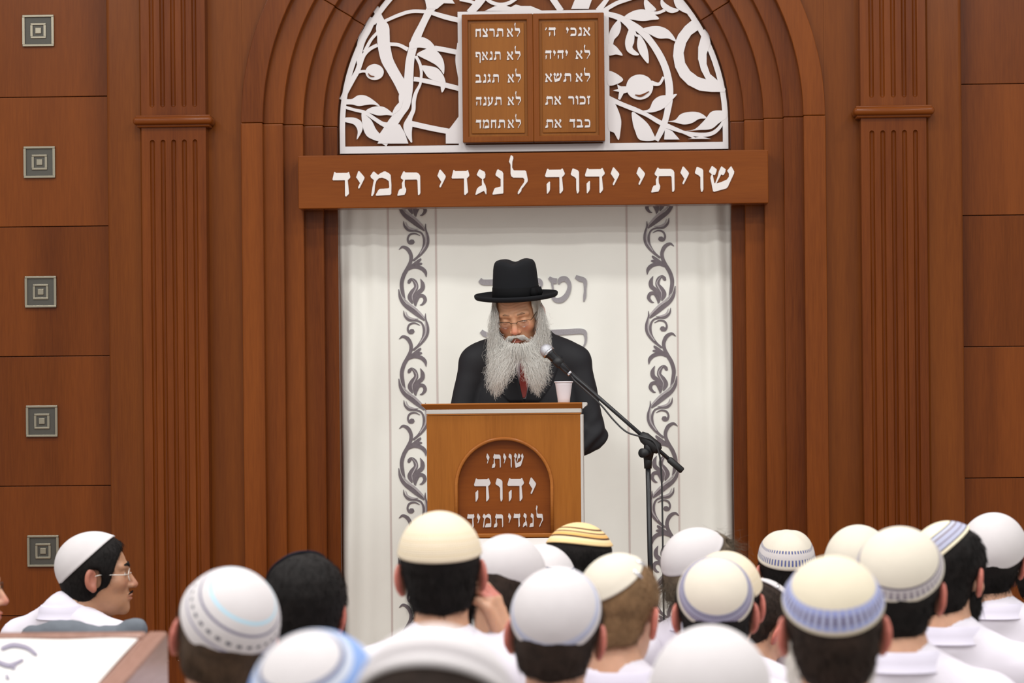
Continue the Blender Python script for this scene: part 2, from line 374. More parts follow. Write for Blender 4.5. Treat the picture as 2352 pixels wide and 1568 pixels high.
# stepped arch: five bands each side, deeper towards the curtain
arch = MB().box(-1.24, 1.24, 0.40, 0.43, STG, TOP).build('trim_6', M['gap']); tag(arch, kind='structure')
for k in range(5):
    ro, ri = STEP[k], STEP[k+1]; yf = 0.0 + k*NB/5*.98
    for sg in (-1, 1):
        a, b = sorted((sg*ro, sg*(ri-.012 if k < 4 else ri)))
        MB().box(a, b, yf-.012, 0.41, STG, SPR-.001, .0045).build('jamb_band', M['arch'], arch)
    for a0, a1 in ((0, 31), (31, 90), (90, 149), (149, 180)):
        n = 26; out = []
        A = np.linspace(rad(a0+.06), rad(a1-.06), n)
        rr2 = ri-.012 if k < 4 else ri
        L = [(ro*math.cos(q), AZ+ro*math.sin(q)) for q in A]; R = [(rr2*math.cos(q), AZ+rr2*math.sin(q)) for q in A]
        o = MB().strip(L, R, yf, 0.41).build('arch_band', M['arch'], arch)
        bv = o.modifiers.new('bevel', 'BEVEL'); bv.width = .003; bv.segments = 2; bv.limit_method = 'ANGLE'; bv.angle_limit = rad(50)
# spandrel board round the arch head
n = 40; A = np.linspace(0, math.pi, n)
mb = MB()
for i in range(n-1):
    p = [(1.229*math.cos(q), AZ+1.229*math.sin(q)) for q in (A[i], A[i+1])]
    mb.prism([p[0], p[1], (p[1][0], TOP), (p[0][0], TOP)], .03, .4)
for sg in (-1, 1):
    a, b = sorted((sg*1.2285, sg*1.378)); mb.box(a, b, .03, .42, STG, TOP)
mb.build('spandrel', M['frame'], arch)
MB().box(-.85, .85, .232, .4, 2.62, 3.9).build('tympanum_board', M['back'], arch)

# ------------------------------------------------------------------ metal wall plaques
pz = [3.273, 2.716, 2.167, 1.619, 1.069]
plabels = ['square metal plaque of nested squares on left wood wall, topmost of five',
           'square metal plaque of nested squares on left wood wall, second from the top',
           'square metal plaque of nested squares on left wood wall, middle of five',
           'square metal plaque of nested squares on left wood wall, fourth from the top',
           'lowest square metal plaque on left wood wall, beside the man in glasses']
def ringsq(mb, o, i, y0, y1):
    mb.box(-o, o, y0, y1, i, o, .002); mb.box(-o, o, y0, y1, -o, -i, .002); mb.box(-o, -i, y0, y1, -i, i); mb.box(i, o, y0, y1, -i, i)
    return mb
pr = None
for z, lb in zip(pz, plabels):
    r = empty('wall_plaque', (-2.1068, .08, 1.65+(z-1.65)*11.08/11)); tag(r, lb, 'wall plaque', 'plaques down the left wall')
    if pr is None:
        kids = []
        for nm, mbx, mt in (('rim', ringsq(MB(), .0675, .0575, -.012, .0), 'steel'), ('field', MB().box(-.058, .058, -.005, 0, -.058, .058), 'steel_dark'),
                            ('inner_ring', ringsq(MB(), .033, .0235, -.010, -.004), 'steel'), ('centre_square', MB().box(-.013, .013, -.010, -.004, -.013, .013, .002), 'steel')):
            o = mbx.build(nm, M[mt]); o.parent = r; kids.append(o)
        pr = r
    else:
        for k in kids:
            c = k.copy(); COL.objects.link(c); c.parent = r

# ------------------------------------------------------------------ Hebrew letters (outlines)
G = {}
def g(ch, polys, base, h=230.0):
    x0 = min(p[0] for q in polys for p in q)
    G[ch] = [[((x-x0)/h, (base-y)/h) for x, y in q] for q in polys]
g('ד', [[(354,342),(372,272),(378,268),(392,280),(500,280),(513,270),(518,274),(530,318),(528,330),(505,352),(516,478),(514,484),(490,508),(482,508),(476,500),(476,352),(362,352)]], 505)
g('י', [[(578,322),(598,268),(606,261),(614,266),(654,312),(662,326),(658,342),(612,428),(604,433),(598,428),(598,415),(616,378)]], 503)
g('מ', [[(715,310),(742,272),(752,268),(792,302),(806,290),(846,270),(862,268),(900,288),(915,305),(921,400),(919,485),(908,497),(775,503),(764,497),(790,450),(805,436),(893,432),(899,420),(895,365),(870,345),(830,330),(800,335),(775,360),(762,400),(756,455),(752,480),(735,506),(724,505),(722,495),(735,420),(745,370),(750,352),(722,330)]], 503)
g('ת', [[(1010,318),(1035,268),(1045,264),(1056,276),(1165,278),(1188,290),(1200,312),(1201,470),(1197,485),(1187,497),(1176,495),(1172,360),(1165,347),(1052,347),(1048,370),(1050,410),(1063,438),(1060,465),(1045,492),(980,501),(974,495),(988,452),(1000,434),(1022,430),(1020,380),(1035,350),(1012,335)]], 498)
g('ג', [[(1745,298),(1768,255),(1777,250),(1825,275),(1832,300),(1828,330),(1810,345),(1815,375),(1830,400),(1841,440),(1840,488),(1832,487),(1815,455),(1740,491),(1729,490),(1745,435),(1765,415),(1795,402),(1795,365),(1797,345),(1750,310)]], 489)
g('נ', [[(1925,298),(1942,256),(1951,251),(1992,272),(2003,292),(2002,470),(1998,482),(1900,491),(1892,486),(1912,435),(1925,425),(1975,415),(1975,345),(1962,335),(1928,312)]], 488)
g('ל', [[(2053,180),(2070,122),(2077,118),(2096,132),(2098,150),(2088,180),(2085,235),(2100,262),(2210,264),(2222,272),(2238,355),(2234,372),(2190,425),(2176,440),(2172,460),(2145,490),(2136,487),(2138,465),(2160,430),(2200,375),(2203,350),(2190,334),(2095,332),(2075,320),(2068,295),(2068,210),(2064,200)]], 487)
g('ה', [[(137,310),(158,248),(166,242),(178,254),(290,254),(303,242),(310,246),(330,290),(326,305),(302,328),(312,440),(308,455),(285,482),(276,478),(276,326),(145,325)],[(152,390),(178,364),(187,368),(186,440),(178,460),(160,483),(154,480)]], 480)
g('ו', [[(386,292),(402,245),(410,240),(455,258),(467,275),(467,455),(455,478),(445,478),(438,440),(438,340),(425,325),(390,305)]], 476)
g('ש', [[(1716,262),(1740,218),(1748,214),(1790,246),(1788,266),(1775,298),(1765,304),(1752,298),(1765,370),(1771,382),(1800,310),(1810,265),(1828,228),(1836,218),(1876,248),(1873,272),(1857,302),(1845,305),(1832,297),(1787,380),(1830,368),(1885,345),(1905,318),(1905,290),(1888,262),(1920,225),(1930,219),(1958,270),(1955,290),(1895,415),(1880,430),(1765,460),(1752,455),(1745,420),(1728,330),(1732,310),(1742,295),(1718,275)]], 457)
G['א'] = [[(.02,.9),(.12,1.0),(.2,.95),(.88,.12),(.86,.02),(.72,0),(.66,.08),(.04,.8)],[(.52,.48),(.62,.62),(.64,.75),(.58,.85),(.66,1.0),(.74,1.0),(.86,.86),(.84,.72),(.72,.58),(.6,.42)],[(.22,.62),(.3,.52),(.22,.42),(.2,.3),(.34,.14),(.34,.04),(.26,0),(.0,.0),(.0,.06),(.06,.2),(.08,.38),(.14,.52)]]
G['ר'] = [[(0,.78),(.08,1),(.16,.96),(.55,.96),(.68,.9),(.74,.76),(.74,.1),(.66,0),(.6,.02),(.58,.66),(.54,.7),(.06,.7)]]
G['כ'] = [[(0,.8),(.08,1),(.16,.95),(.5,.95),(.68,.85),(.76,.65),(.76,.35),(.72,.1),(.62,.02),(.02,0),(0,.06),(.08,.24),(.14,.27),(.56,.27),(.6,.4),(.58,.6),(.5,.69),(.06,.7)]]
G['ב'] = [[(.02,.8),(.1,1),(.18,.95),(.5,.95),(.66,.86),(.72,.7),(.72,.27),(.86,.25),(.88,.2),(.82,.02),(.02,0),(0,.06),(.06,.24),(.12,.27),(.54,.27),(.56,.6),(.5,.69),(.08,.7)]]
G['ח'] = [[(.06,.78),(.14,1),(.22,.95),(.64,.95),(.74,1),(.8,.97),(.84,.8),(.78,.68),(.8,.1),(.72,0),(.64,.02),(.64,.68),(.24,.68),(.26,.12),(.16,0),(.08,.02),(.1,.68)]]
G['ז'] = [[(0,.78),(.06,1),(.12,1),(.2,.93),(.36,.99),(.42,.95),(.42,.82),(.34,.72),(.28,.68),(.3,.1),(.22,0),(.14,.02),(.13,.3),(.14,.68),(.04,.72)]]
G['ע'] = [[(0,.82),(.1,1),(.18,1),(.3,.86),(.3,.78),(.22,.68),(.34,.26),(.5,.36),(.56,.6),(.5,.76),(.58,1),(.66,1),(.8,.86),(.78,.74),(.7,.4),(.56,.16),(.3,.0),(.05,-.1),(0,-.05),(.06,.08),(.18,.18),(.12,.62)]]
G['צ'] = [[(0,.82),(.08,1),(.16,1),(.3,.82),(.7,.3),(.72,.05),(.64,0),(.04,0),(.02,.08),(.1,.25),(.48,.26),(.06,.74)],[(.38,.5),(.5,.62),(.52,.75),(.46,.86),(.54,1),(.62,1),(.74,.85),(.72,.72),(.5,.44)]]
G['ף'] = [[(0,.8),(.08,1),(.16,.95),(.55,.95),(.7,.88),(.76,.7),(.76,-.2),(.68,-.32),(.6,-.3),(.6,.62),(.54,.69),(.2,.69),(.22,.52),(.34,.5),(.38,.44),(.34,.34),(.08,.36),(.02,.44),(.06,.6),(.04,.72)]]
G["'"] = [[(.0,.7),(.1,1),(.2,.98),(.22,.9),(.08,.66)]]
def word(txt, x0, x1, z0, h, y, thick, mat, parent, gap=.24):
    """lay a Hebrew word right to left so that it fills x0..x1 on baseline z0"""
    xr = 0.0; items = []
    for ch in txt:
        wd = max(p[0] for q in G[ch] for p in q); xr -= wd; items.append((ch, xr)); xr -= gap
    tot = -(xr+gap); sx = (x1-x0)/tot
    for ch, xl in items:
        mb = MB()
        for i, q in enumerate(G[ch]):
            mb.prism([(x1+(xl+a)*sx, z0+b*h) for a, b in q], y-thick-.0001*i, y)
        o = mb.build('letter', mat, parent)
        bv = o.modifiers.new('bevel', 'BEVEL'); bv.width = h*.012; bv.segments = 1; bv.limit_method = 'ANGLE'; bv.angle_limit = rad(60)

# signboard
SY = -0.014
sb = MB().box(-.989, .989, SY, 0.085, 2.5045, 2.729, .004).build('sign_board', M['sign'])
tag(sb, 'long wooden signboard with raised white Hebrew letters above the curtain', 'sign')
def wpx(txt, px0, px1, pyb, pyt, Y, thick, mat, parent, gap=.24):
    a = U(px0, pyb, Y); b = U(px1, pyb, Y); c = U((px0+px1)/2, pyt, Y); d = U((px0+px1)/2, pyb, Y)
    word(txt, a[0], b[0], d[2], c[2]-d[2], Y, thick, mat, parent, gap)
wpx('שויתי', 1462, 1687, 441, 385, SY, .006, M['letter'], sb)
wpx('יהוה', 1252, 1423, 444, 388, SY, .006, M['letter'], sb)
wpx('לנגדי', 1005, 1213, 447, 391, SY, .006, M['letter'], sb)
wpx('תמיד', 764, 966, 450, 395, SY, .006, M['letter'], sb)

# ------------------------------------------------------------------ lattice and tablets
LY = 0.212
lat = empty('lattice_panel', (0, LY, 2.755)); tag(lat, 'white cut-out lattice of pomegranate branches filling the arch head', 'lattice panel')
def tr(pts, ox, oy, Y, sc=4.356):
    out = []
    for p in pts:
        q = U(ox+p[0]/sc, oy+p[1]/sc, Y); out.append((q[0], q[2]))
    return out
lm = MB(); _k = [0]
def lay():
    _k[0] += 1; return LY - .00004*_k[0]
def stroke(pts, ox):
    L, R = ribbon(pts); lm.strip(tr(L, ox, 0, LY), tr(R, ox, 0, LY), lay(), LY+.008)
def blob(pts, ox, sm=True):
    P = catmull(pts, 5, True) if sm else pts
    lm.prism(tr(P, ox, 0, LY), lay(), LY+.008)
A0 = 760; B0 = 1220
arc = [(.834*math.cos(q), AZ+.834*math.sin(q)) for q in np.linspace(.0, math.pi, 60)]; arc2 = [(.811*math.cos(q), AZ+.811*math.sin(q)) for q in np.linspace(.0, math.pi, 60)]
fm = MB(); fm.strip(arc, arc2, LY-.001, LY+.008)
fm.box(-.834, -.811, LY-.001, LY+.008, 2.757, AZ); fm.box(.811, .834, LY-.001, LY+.008, 2.757, AZ)
fm.box(-.83, .83, LY-.0012, LY+.008, 2.757, 2.787)
tA = U(1054, 343, LY); tB = U(1398, 22, LY)
fm.box(tA[0], tA[0]+.03, LY-.0011, LY+.008, 2.787, tB[2]); fm.box(tB[0]-.03, tB[0], LY-.0011, LY+.008, 2.787, tB[2])
fm.box(tA[0], tB[0], LY-.0013, LY+.008, tB[2]-.03, tB[2])
fm.build('rim', M['white'], lat)
for p in ([(1040,-60,120),(1035,20,110),(985,110,75),(920,240,70),(850,390,85),(815,500,80),(790,620,85),(780,760,90),(770,880,100),(745,960,130),(735,1050,110),(690,1130,90),(620,1230,100),(560,1330,110),(500,1430,130)],
          [(440,60,60),(490,190,70),(515,270,130),(525,350,125),(530,450,125),(560,590,120),(610,690,110),(680,810,110),(740,910,130)],
          [(530,215,30),(680,150,35),(800,115,35),(930,115,35),(1000,125,40),(1130,165,50),(1290,205,50)],
          [(580,440,35),(680,450,35),(770,495,40)],
          [(465,450,35),(390,490,35),(330,550,40),(290,640,50),(265,710,50),(215,800,50),(150,920,50),(110,1000,50)],
          [(470,320,30),(400,400,30),(335,520,35)],
          [(420,180,70),(370,290,75),(310,400,75),(285,520,60),(285,640,50)],
          [(1040,480,50),(1150,500,50),(1275,525,50)],
          [(830,790,45),(900,800,45),(1140,850,50),(1300,890,50)],
          [(800,1235,55),(1000,1280,55),(1200,1318,55)],
          [(850,560,30),(890,640,30),(905,720,28),(900,800,25),(890,850,25),(850,930,35),(830,1010,40),(825,1100,40),(790,1180,50),(770,1260,90),(780,1340,60),(808,1425,12)],
          [(360,715,30),(320,712,25),(280,720,30)],
          [(120,1065,30),(240,1100,30),(340,1125,35),(440,1190,38),(520,1240,45),(600,1260,70)],
          [(1385,130,70),(1460,50,80),(1540,-60,90)], [(1290,-10,40),(1380,10,35),(1450,35,30)],
          [(1530,-40,36),(1600,20,36),(1690,45,36),(1780,30,36),(1860,-20,36)],
          [(430,240,26),(470,190,26),(455,150,20)],
          [(1040,-60,120),(1090,-180,105),(1190,-300,80),(1330,-390,50)], [(960,-20,60),(860,-120,60),(830,-220,40)], [(1540,-60,90),(1640,-200,60),(1700,-330,40),(1760,-420,30)], [(1860,-20,36),(1900,-120,40),(1840,-210,40),(1700,-230,40),(1570,-170,40),(1530,-40,36)],
          [(1275,430,20),(1268,600,45),(1285,760,30),(1300,880,20)]):
    stroke(p, A0)
for p in ([(860,540),(950,490),(1000,480),(1060,510),(1110,570),(1135,650),(1130,740),(1100,700),(1050,650),(980,610),(900,570)],
          [(790,420),(900,372),(980,400),(1030,450),(1060,500),(980,490),(880,475),(800,490)],
          [(905,660),(980,660),(1060,680),(1110,730),(1140,790),(1148,860),(1110,925),(1090,830),(1050,810),(980,780),(940,730)],
          [(345,720),(372,665),(437,640),(502,665),(529,720),(502,778),(437,800),(372,778)],
          [(130,995),(210,990),(270,955),(340,955),(410,990),(490,1060),(420,1045),(350,1050),(280,1060),(210,1045),(130,1040)],
          [(350,1110),(420,1070),(510,1065),(580,1100),(630,1155),(560,1150),(480,1155),(420,1140)],
          [(310,1130),(360,1160),(410,1210),(450,1290),(510,1370),(480,1410),(420,1395),(360,1360),(325,1290),(310,1200)],
          [(130,1180),(220,1175),(280,1195),(310,1230),(315,1300),(260,1395),(268,1310),(230,1245),(130,1215)],
          [(615,1130),(650,1060),(720,1000),(700,1080),(640,1135)]):
    blob(p, A0)
for p in ([(465,1435),(540,1330),(620,1240),(690,1245),(740,1330),(775,1435)], [(1150,1435),(1150,1330),(1200,1270),(1290,1150),(1330,1200),(1330,1435)],
          [(940,-10),(1210,-10),(1240,36),(1130,32),(1060,90),(960,90)], [(1540,110),(1640,62),(1750,55),(1800,72),(1850,45),(1900,60),(2000,60),(2120,110)]):
    blob(p, A0, False)
for p in ([(750,135,50),(880,175,60),(1000,240,65),(1100,310,70),(1200,420,65),(1290,560,70),(1350,700,70),(1380,850,75),(1382,970,75),(1370,1080,65),(1340,1210,60),(1300,1310,60),(1250,1405,50)],
          [(720,110,40),(850,35,40),(960,-5,40),(1100,-50,40)], [(1170,120,40),(1260,130,30),(1340,100,30)],
          [(880,180,30),(960,250,35),(995,300,30)], [(1200,830,50),(1280,840,30),(1325,770,25)],
          [(760,975,50),(900,1040,45),(1050,1100,45),(1160,1150,40),(1290,1225,45),(1400,1270,35),(1540,1330,28),(1640,1385,16)],
          [(1330,1255,40),(1500,1315,30),(1650,1345,40),(1790,1340,40),(1880,1280,35),(1960,1150,20)],
          [(210,-20,60),(60,-160,60),(-40,-320,40)], [(960,-5,40),(720,-170,44),(440,-290,44),(200,-360,30)], [(520,-10,120),(500,-140,70),(430,-280,30)], [(1100,-50,40),(1240,-60,36),(1330,-10,30)], [(210,-20,60),(300,110,60)], [(770,-20,40),(670,110,60)], [(995,230,60),(1040,340,26),(1075,360,24)]):
    stroke(p, B0)
for p in ([(930,175),(1000,120),(1090,95),(1180,110),(1280,185),(1200,200),(1120,210),(1030,200)],
          [(1140,-10),(1200,40),(1250,100),(1160,115),(1130,50)], [(1300,-10),(1340,30),(1400,70),(1480,100),(1420,130),(1360,115),(1300,60)],
          [(1430,-10),(1520,20),(1560,80),(1585,140),(1510,115),(1450,70)],
          [(1110,295),(1200,265),(1290,265),(1370,300),(1430,370),(1445,415),(1370,385),(1280,385),(1200,350)],
          [(880,195),(900,260),(880,340),(830,400),(815,460),(780,430),(780,340),(810,270),(850,220)],
          [(770,440),(830,450),(880,500),(915,555),(850,545),(770,550)],
          [(990,280),(1030,340),(1030,420),(1015,480),(1080,545),(1020,550),(960,510),(940,440),(950,370)],
          [(1080,350),(1130,410),(1160,480),(1175,560),(1170,635),(1110,570),(1070,500),(1060,430)],
          [(950,870),(990,780),(1085,745),(1180,780),(1220,870),(1180,962),(1085,998),(990,962)],
          [(770,720),(840,730),(920,795),(860,840),(770,850)],
          [(1110,1110),(1180,1090),(1220,1010),(1290,960),(1400,950),(1458,943),(1400,1010),(1330,1080),(1250,1115),(1180,1125)],
          [(1370,1215),(1440,1200),(1500,1140),(1600,1118),(1690,1130),(1755,1180),(1680,1190),(1610,1230),(1530,1245),(1440,1225)],
          [(1545,1310),(1640,1290),(1740,1195),(1800,1120),(1880,1105),(1955,1120),(1950,1180),(1880,1230),(1800,1290),(1680,1300)],
          [(830,1030),(870,1100),(900,1200),(895,1300),(875,1400),(830,1330),(770,1280),(770,1030)],
          [(1010,1120),(1080,1160),(1160,1230),(1210,1310),(1235,1400),(1090,1400),(1040,1310),(1015,1220)]):
    blob(p, B0)
for p in ([(820,905),(870,890),(860,845),(900,865),(965,865),(975,920),(925,935),(890,1000),(870,990),(880,920)],
          [(1340,1280),(1410,1310),(1485,1395),(1330,1395)], [(1570,1390),(1700,1365),(1800,1390)], [(440,-10),(610,-10),(575,90),(400,90)],
          [(1615,198),(1540,260),(1470,350),(1430,450),(1420,560),(1440,670),(1490,770),(1570,850),(1680,905),(1800,920),(1940,920),(1945,890),(1860,800),(1790,740),(1755,640),(1755,540),(1795,430),(1780,350),(1735,290),(1700,370),(1672,470),(1670,590),(1700,700),(1750,795),(1670,770),(1590,710),(1540,630),(1525,530),(1550,430),(1600,350),(1670,300)]):
    blob(p, B0, False)
lm.build('branch_cutout', M['white'], lat)
em = MB()
for pts, ox in (([(375,735,6),(395,760,14),(435,765,8)], A0), ([(1040,950,8),(1100,958,22),(1180,915,6)], B0)):
    L, R = ribbon(pts); em = MB(); em.strip(tr(L, ox, 0, LY), tr(R, ox, 0, LY), LY-.0065, LY); em.build('fruit_slit', M['back'], lat)

TY = 0.150
tb = empty('tablet_board', (0, LY, 2.78)); tag(tb, 'double wooden tablet with rows of raised Hebrew words on the lattice', 'tablet')
a = U(1063, 326, TY); b = U(1387, 30, TY); tx0, tx1, tz0, tz1 = a[0], b[0], a[2]-.003, b[2]+.003; tm = (tx0+tx1)/2
MB().box(tx0+.01, tx1-.01, TY+.014, LY-.003, tz0+.01, tz1-.01).build('back_board', M['tablet'], tb)
for x0, x1 in ((tx0, tm), (tm, tx1)):
    fr = MB(); fw = .026
    fr.box(x0, x0+fw, TY, LY-.004, tz0, tz1, .004); fr.box(x1-fw, x1, TY, LY-.004, tz0, tz1, .004)
    fr.box(x0+fw*.8, x1-fw*.8, TY+.0005, LY-.004, tz0, tz0+fw, .004); fr.box(x0+fw*.8, x1-fw*.8, TY+.0005, LY-.004, tz1-fw, tz1, .004)
    fr.build('tablet_frame', M['tframe'], tb)
    MB().box(x0+fw+.012, x1-fw-.012, TY+.008, TY+.016, tz0+fw+.012, tz1-fw-.012, .003).build('raised_field', M['tablet'], tb)
for txt, p0, p1, yb in (('לא',1164,1195,85),('תרצח',1091,1156,85.5),('לא',1164,1196,138),('תנאף',1092,1150,138.5),('לא',1166,1197,190),('תגנב',1092,1146,190.5),
                        ('לא',1166,1197,242),('תענה',1093,1152,242.5),('לא',1166,1197,294.5),('תחמד',1093,1160,295),
                        ('אנכי',1300,1356,83),("ה'",1252,1277,83.5),('לא',1322,1356,135.5),('יהיה',1252,1305,136),('לא',1322,1356,188),('תשא',1252,1312,188.5),
                        ('זכור',1305,1356,240.5),('את',1252,1289,241),('כבד',1308,1356,293.5),('את',1252,1290,294)):
    wpx(txt, p0, p1, yb, yb-20.5, TY+.008, .004, M['letter2'], tb, .16)

# ------------------------------------------------------------------ curtain
CY = 0.262; LT = plain('letter_thread', lin(152, 148, 152), .5, noise=.2, nscale=200)
def cury(x, z):
    return (CY + .012*math.sin(x*19+1.3*math.sin(z*1.7)+.5)*min(1, max(.25, (2.6-z)*1.2)) + .006*math.sin(x*47+z*3.1+2*math.sin(z*2.3)) * min(1, max(.1, abs(x)*1.6-.35))
            + .008*math.sin(z*8+x*5+3*math.sin(x*4))*min(1, max(.0, (2.45-z)))
            - .020*max(0, abs(x)-.62)/.22*(.5+.5*math.sin(abs(x)*70+z*1.5)))
cn = MB(); nx, nz = 150, 130; X = np.linspace(-.842, .842, nx); Z = np.linspace(STG+.02, 2.60, nz)
cv = [(x, cury(x, z), z) for z in Z for x in X]; cf = [(j*nx+i, j*nx+i+1, (j+1)*nx+i+1, (j+1)*nx+i) for j in range(nz-1) for i in range(nx-1)]
cu = mesh_obj('ark_curtain', cv, cf, M['curtain'], None, True); tag(cu, 'tall ivory curtain with grey embroidered vines behind the lectern', 'curtain')
so = cu.modifiers.new('thickness', 'SOLIDIFY'); so.thickness = .003; so.offset = -1
on = lambda off: (lambda x, z: cury(x, z) - off)
sc = 5.06
vine = [([(280,980,8),(300,1080,35),(350,1160,45),(440,1230,50),(520,1290,45),(580,1345,12)], 0),
        ([(285,520,6),(330,490,30),(390,520,45),(425,590,42),(420,660,40),(390,730,45),(340,820,45),(315,920,45),(330,1030,40),(360,1120,8)], 0),
        ([(390,745,40),(460,722,40),(540,735,45),(590,780,40),(602,840,6)], 0),
        ([(430,705,16),(490,670,35),(530,638,28),(537,622,8)], 0), ([(440,708,16),(500,692,35),(545,684,24),(555,680,6)], 0),
        ([(440,650,12),(510,590,18),(565,500,25),(575,400,25),(545,330,20),(480,305,22),(400,300,25),(350,250,22),(338,190,5)], 0),
        ([(455,655,12),(560,560,20),(615,470,30),(622,380,28),(595,290,22),(595,222,5)], 0),
        ([(530,360,6),(470,335,18),(410,350,22),(387,400,22),(405,440,35),(435,432,60),(462,420,30)], 0),
        ([(385,895,20),(400,895,44),(430,865,28),(470,895,45),(485,960,50),(440,1020,60),(415,1080,60),(440,1150,10)], 0),
        ([(535,860,5),(560,920,45),(555,980,50),(500,1030,45),(460,1090,40),(470,1170,8)], 0),
        ([(480,1180,8),(490,1120,30),(520,1062,40),(570,1062,40),(590,1110,40),(560,1155,25),(530,1165,8)], 0),
        ([(320,1060,4),(400,1150,22),(480,1210,26),(560,1290,20),(585,1330,4)], 1),
        ([(365,200,4),(390,260,22),(450,285,20),(510,285,4)], 1), ([(590,300,4),(600,380,18),(592,470,18),(530,570,12)], 1),
        ([(440,300+560,3),(492,935,12),(470,1000,14),(440,1060,10),(450,1130,3)], 1)]
for sg in (-1, 1):
    e0, e1 = MB(), MB()
    for rep in range(-1, 6):
        for pts, lt in vine:
            P = [(p[0], p[1]+rep*1040, p[2]) for p in pts]
            L, R = ribbon(P, 5)
            def cv2(Q):
                o = []
                for q in Q:
                    c = U(860+q[0]/sc, 470+q[1]/sc, CY); o.append(((c[0] if sg < 0 else -c[0]+.012), c[2]))
                return o
            L, R = cv2(L), cv2(R)
            keep = [i for i in range(len(L)) if L[i][1] < 2.58 and L[i][1] > STG+.05]
            if len(keep) < 2: continue
            L = [L[i] for i in keep]; R = [R[i] for i in keep]
            (e1 if lt else e0).strip(L, R, on(.0045 if lt else .0032), on(-.001))
    nf = len(e0.f); e0.add(e1.v, e1.f); o = e0.build('embroidered_vine', M['embroid'], cu, fix=False); o.data.materials.append(M['embroid2'])
    o.data.polygons.foreach_set('material_index', [0]*nf+[1]*(len(e0.f)-nf))
sm = MB()
for px in (893, 1003, 1441, 1556):
    a = U(px, 700, CY); zz = np.linspace(STG+.05, 2.58, 60)
    sm.strip([(a[0]-.004, z) for z in zz], [(a[0]+.004, z) for z in zz], on(.0022), on(-.001))
sm.build('braid_seam', M['seam'], cu)
def cpoly(strokes, o=.006):
    et = MB()
    for pts in strokes:
        L, R = ribbon(pts, 9); C = lambda Q: [(lambda c: (c[0], c[2]))(U(q[0], q[1], CY)) for q in Q]
        et.strip(C(L), C(R), on(o), on(-.001))
    et.build('embroidered_letter', LT, cu)
# the parts of the embroidered words that show beside the hat and shoulders
cpoly([[(1322,635,8),(1332,640,12),(1343,645,10),(1344,665,6),(1343,680,7),(1341,692,3)]])
cpoly([[(1261,637,6),(1270,644,13),(1279,645,12)], [(1268,650,5),(1270,665,4),(1268,675,6),(1275,688,10),(1290,688,13),(1303,675,11),(1308,655,9),(1300,641,12),(1288,642,12),(1283,652,4)]])
cpoly([[(1225,645,12),(1238,645,12),(1243,652,8),(1240,664,4)]])
cpoly([[(1102,642,10),(1112,648,13),(1150,647,13)]])
cpoly([[(1250,765,14),(1300,762,13),(1338,761,12),(1345,772,7),(1345,785,5),(1340,797,3)]])
cpoly([[(1105,760,9),(1114,767,12),(1125,770,10),(1127,780,6)]])

# ------------------------------------------------------------------ lectern
FY = -1.30
lx0, lx1 = U(980, 1000, FY)[0], U(1338, 1000, FY)[0]; ltz = U(1160, 929, FY)[2]
lec = empty('lectern', ((lx0+lx1)/2, FY+.2, STG)); tag(lec, 'brown wooden lectern with arched niche and Hebrew letters before the speaker', 'lectern')
acx = (U(1048, 1150, FY)[0]+U(1268, 1150, FY)[0])/2; ar = (U(1268, 1150, FY)[0]-U(1048, 1150, FY)[0])/2; atop = U(1158, 1007, FY)[2]; abot = U(1158, 1227, FY)[2]
# front with the arched opening: left, right, below and a filled ring above
fp = MB(); zc = atop-ar; z1 = U(1160, 953, FY)[2]; xl, xr = lx0, lx1-.008
fp.box(xl, acx-ar, FY, FY+.03, STG, zc); fp.box(acx+ar, xr, FY, FY+.03, STG, zc); fp.box(acx-ar, acx+ar, FY, FY+.03, STG, abot)
n = 36
A = np.linspace(0, math.pi, n)
for i in range(n-1):
    p = [(acx+ar*math.cos(q), zc+ar*math.sin(q)) for q in (A[i], A[i+1])]
    fp.prism([p[0], (p[0][0], z1), (p[1][0], z1), p[1]], FY, FY+.03)
fp.box(xl, acx-ar, FY, FY+.03, zc, z1); fp.box(acx+ar, xr, FY, FY+.03, zc, z1)
fp.build('front_panel', M['lectern'], lec)
MB().box(acx-ar-.03, acx+ar+.03, FY+.027, FY+.04, abot-.02, atop+.02).build('niche_back', M['sign'], lec)
rm = MB(); prof = [(acx-ar, abot)] + [(acx+ar*math.cos(q), zc+ar*math.sin(q)) for q in np.linspace(math.pi, 0, 48)] + [(acx+ar, abot)]
rm.tube([(x, FY-.001, z) for x, z in prof], .0065, 8); rm.box(acx-ar-.006, acx+ar+.006, FY-.008, FY+.006, abot-.012, abot+.004, .003)
rm.build('niche_bead', M['lectern_x'], lec, True)
MB().box(xl+.002, xr, FY+.03, FY+.42, STG, ltz-.004).build('body', M['lectern'], lec)
MB().box(lx1-.008, lx1+.002, FY-.001, FY+.42, STG, z1, .002).build('side_trim', M['alu'], lec)
cr = MB(); zt = ltz
za, zb = U(1160, 936, FY)[2], U(1160, 945, FY)[2]
cr.add(*(lambda x0, x1, y0, y1: ([(x0-.018, y0-.018, zt), (x1, y0-.018, zt), (x1, y1, zt), (x0-.018, y1, zt), (x0, y0, za-.006), (x1, y0, za-.006), (x1, y1, za-.006), (x0, y1, za-.006)],
   [(0, 1, 2, 3), (7, 6, 5, 4), (0, 4, 5, 1), (1, 5, 6, 2), (2, 6, 7, 3), (3, 7, 4, 0)]))(lx0, lx1, FY, FY+.43))
cr.box(lx0-.0185, lx1, FY-.0185, FY+.43, zt, zt+.006, .002)
cr.build('top_moulding', M['lectern_x'], lec)
MB().box(lx0-.001, lx1-.004, FY-.004, FY+.42, zb-.006, za-.005, .001).build('metal_band', M['alu'], lec)
MB().box(lx0+.001, lx1-.005, FY-.002, FY+.42, z1+.0015, zb-.005, .001).build('upper_rail', M['lectern_x'], lec)
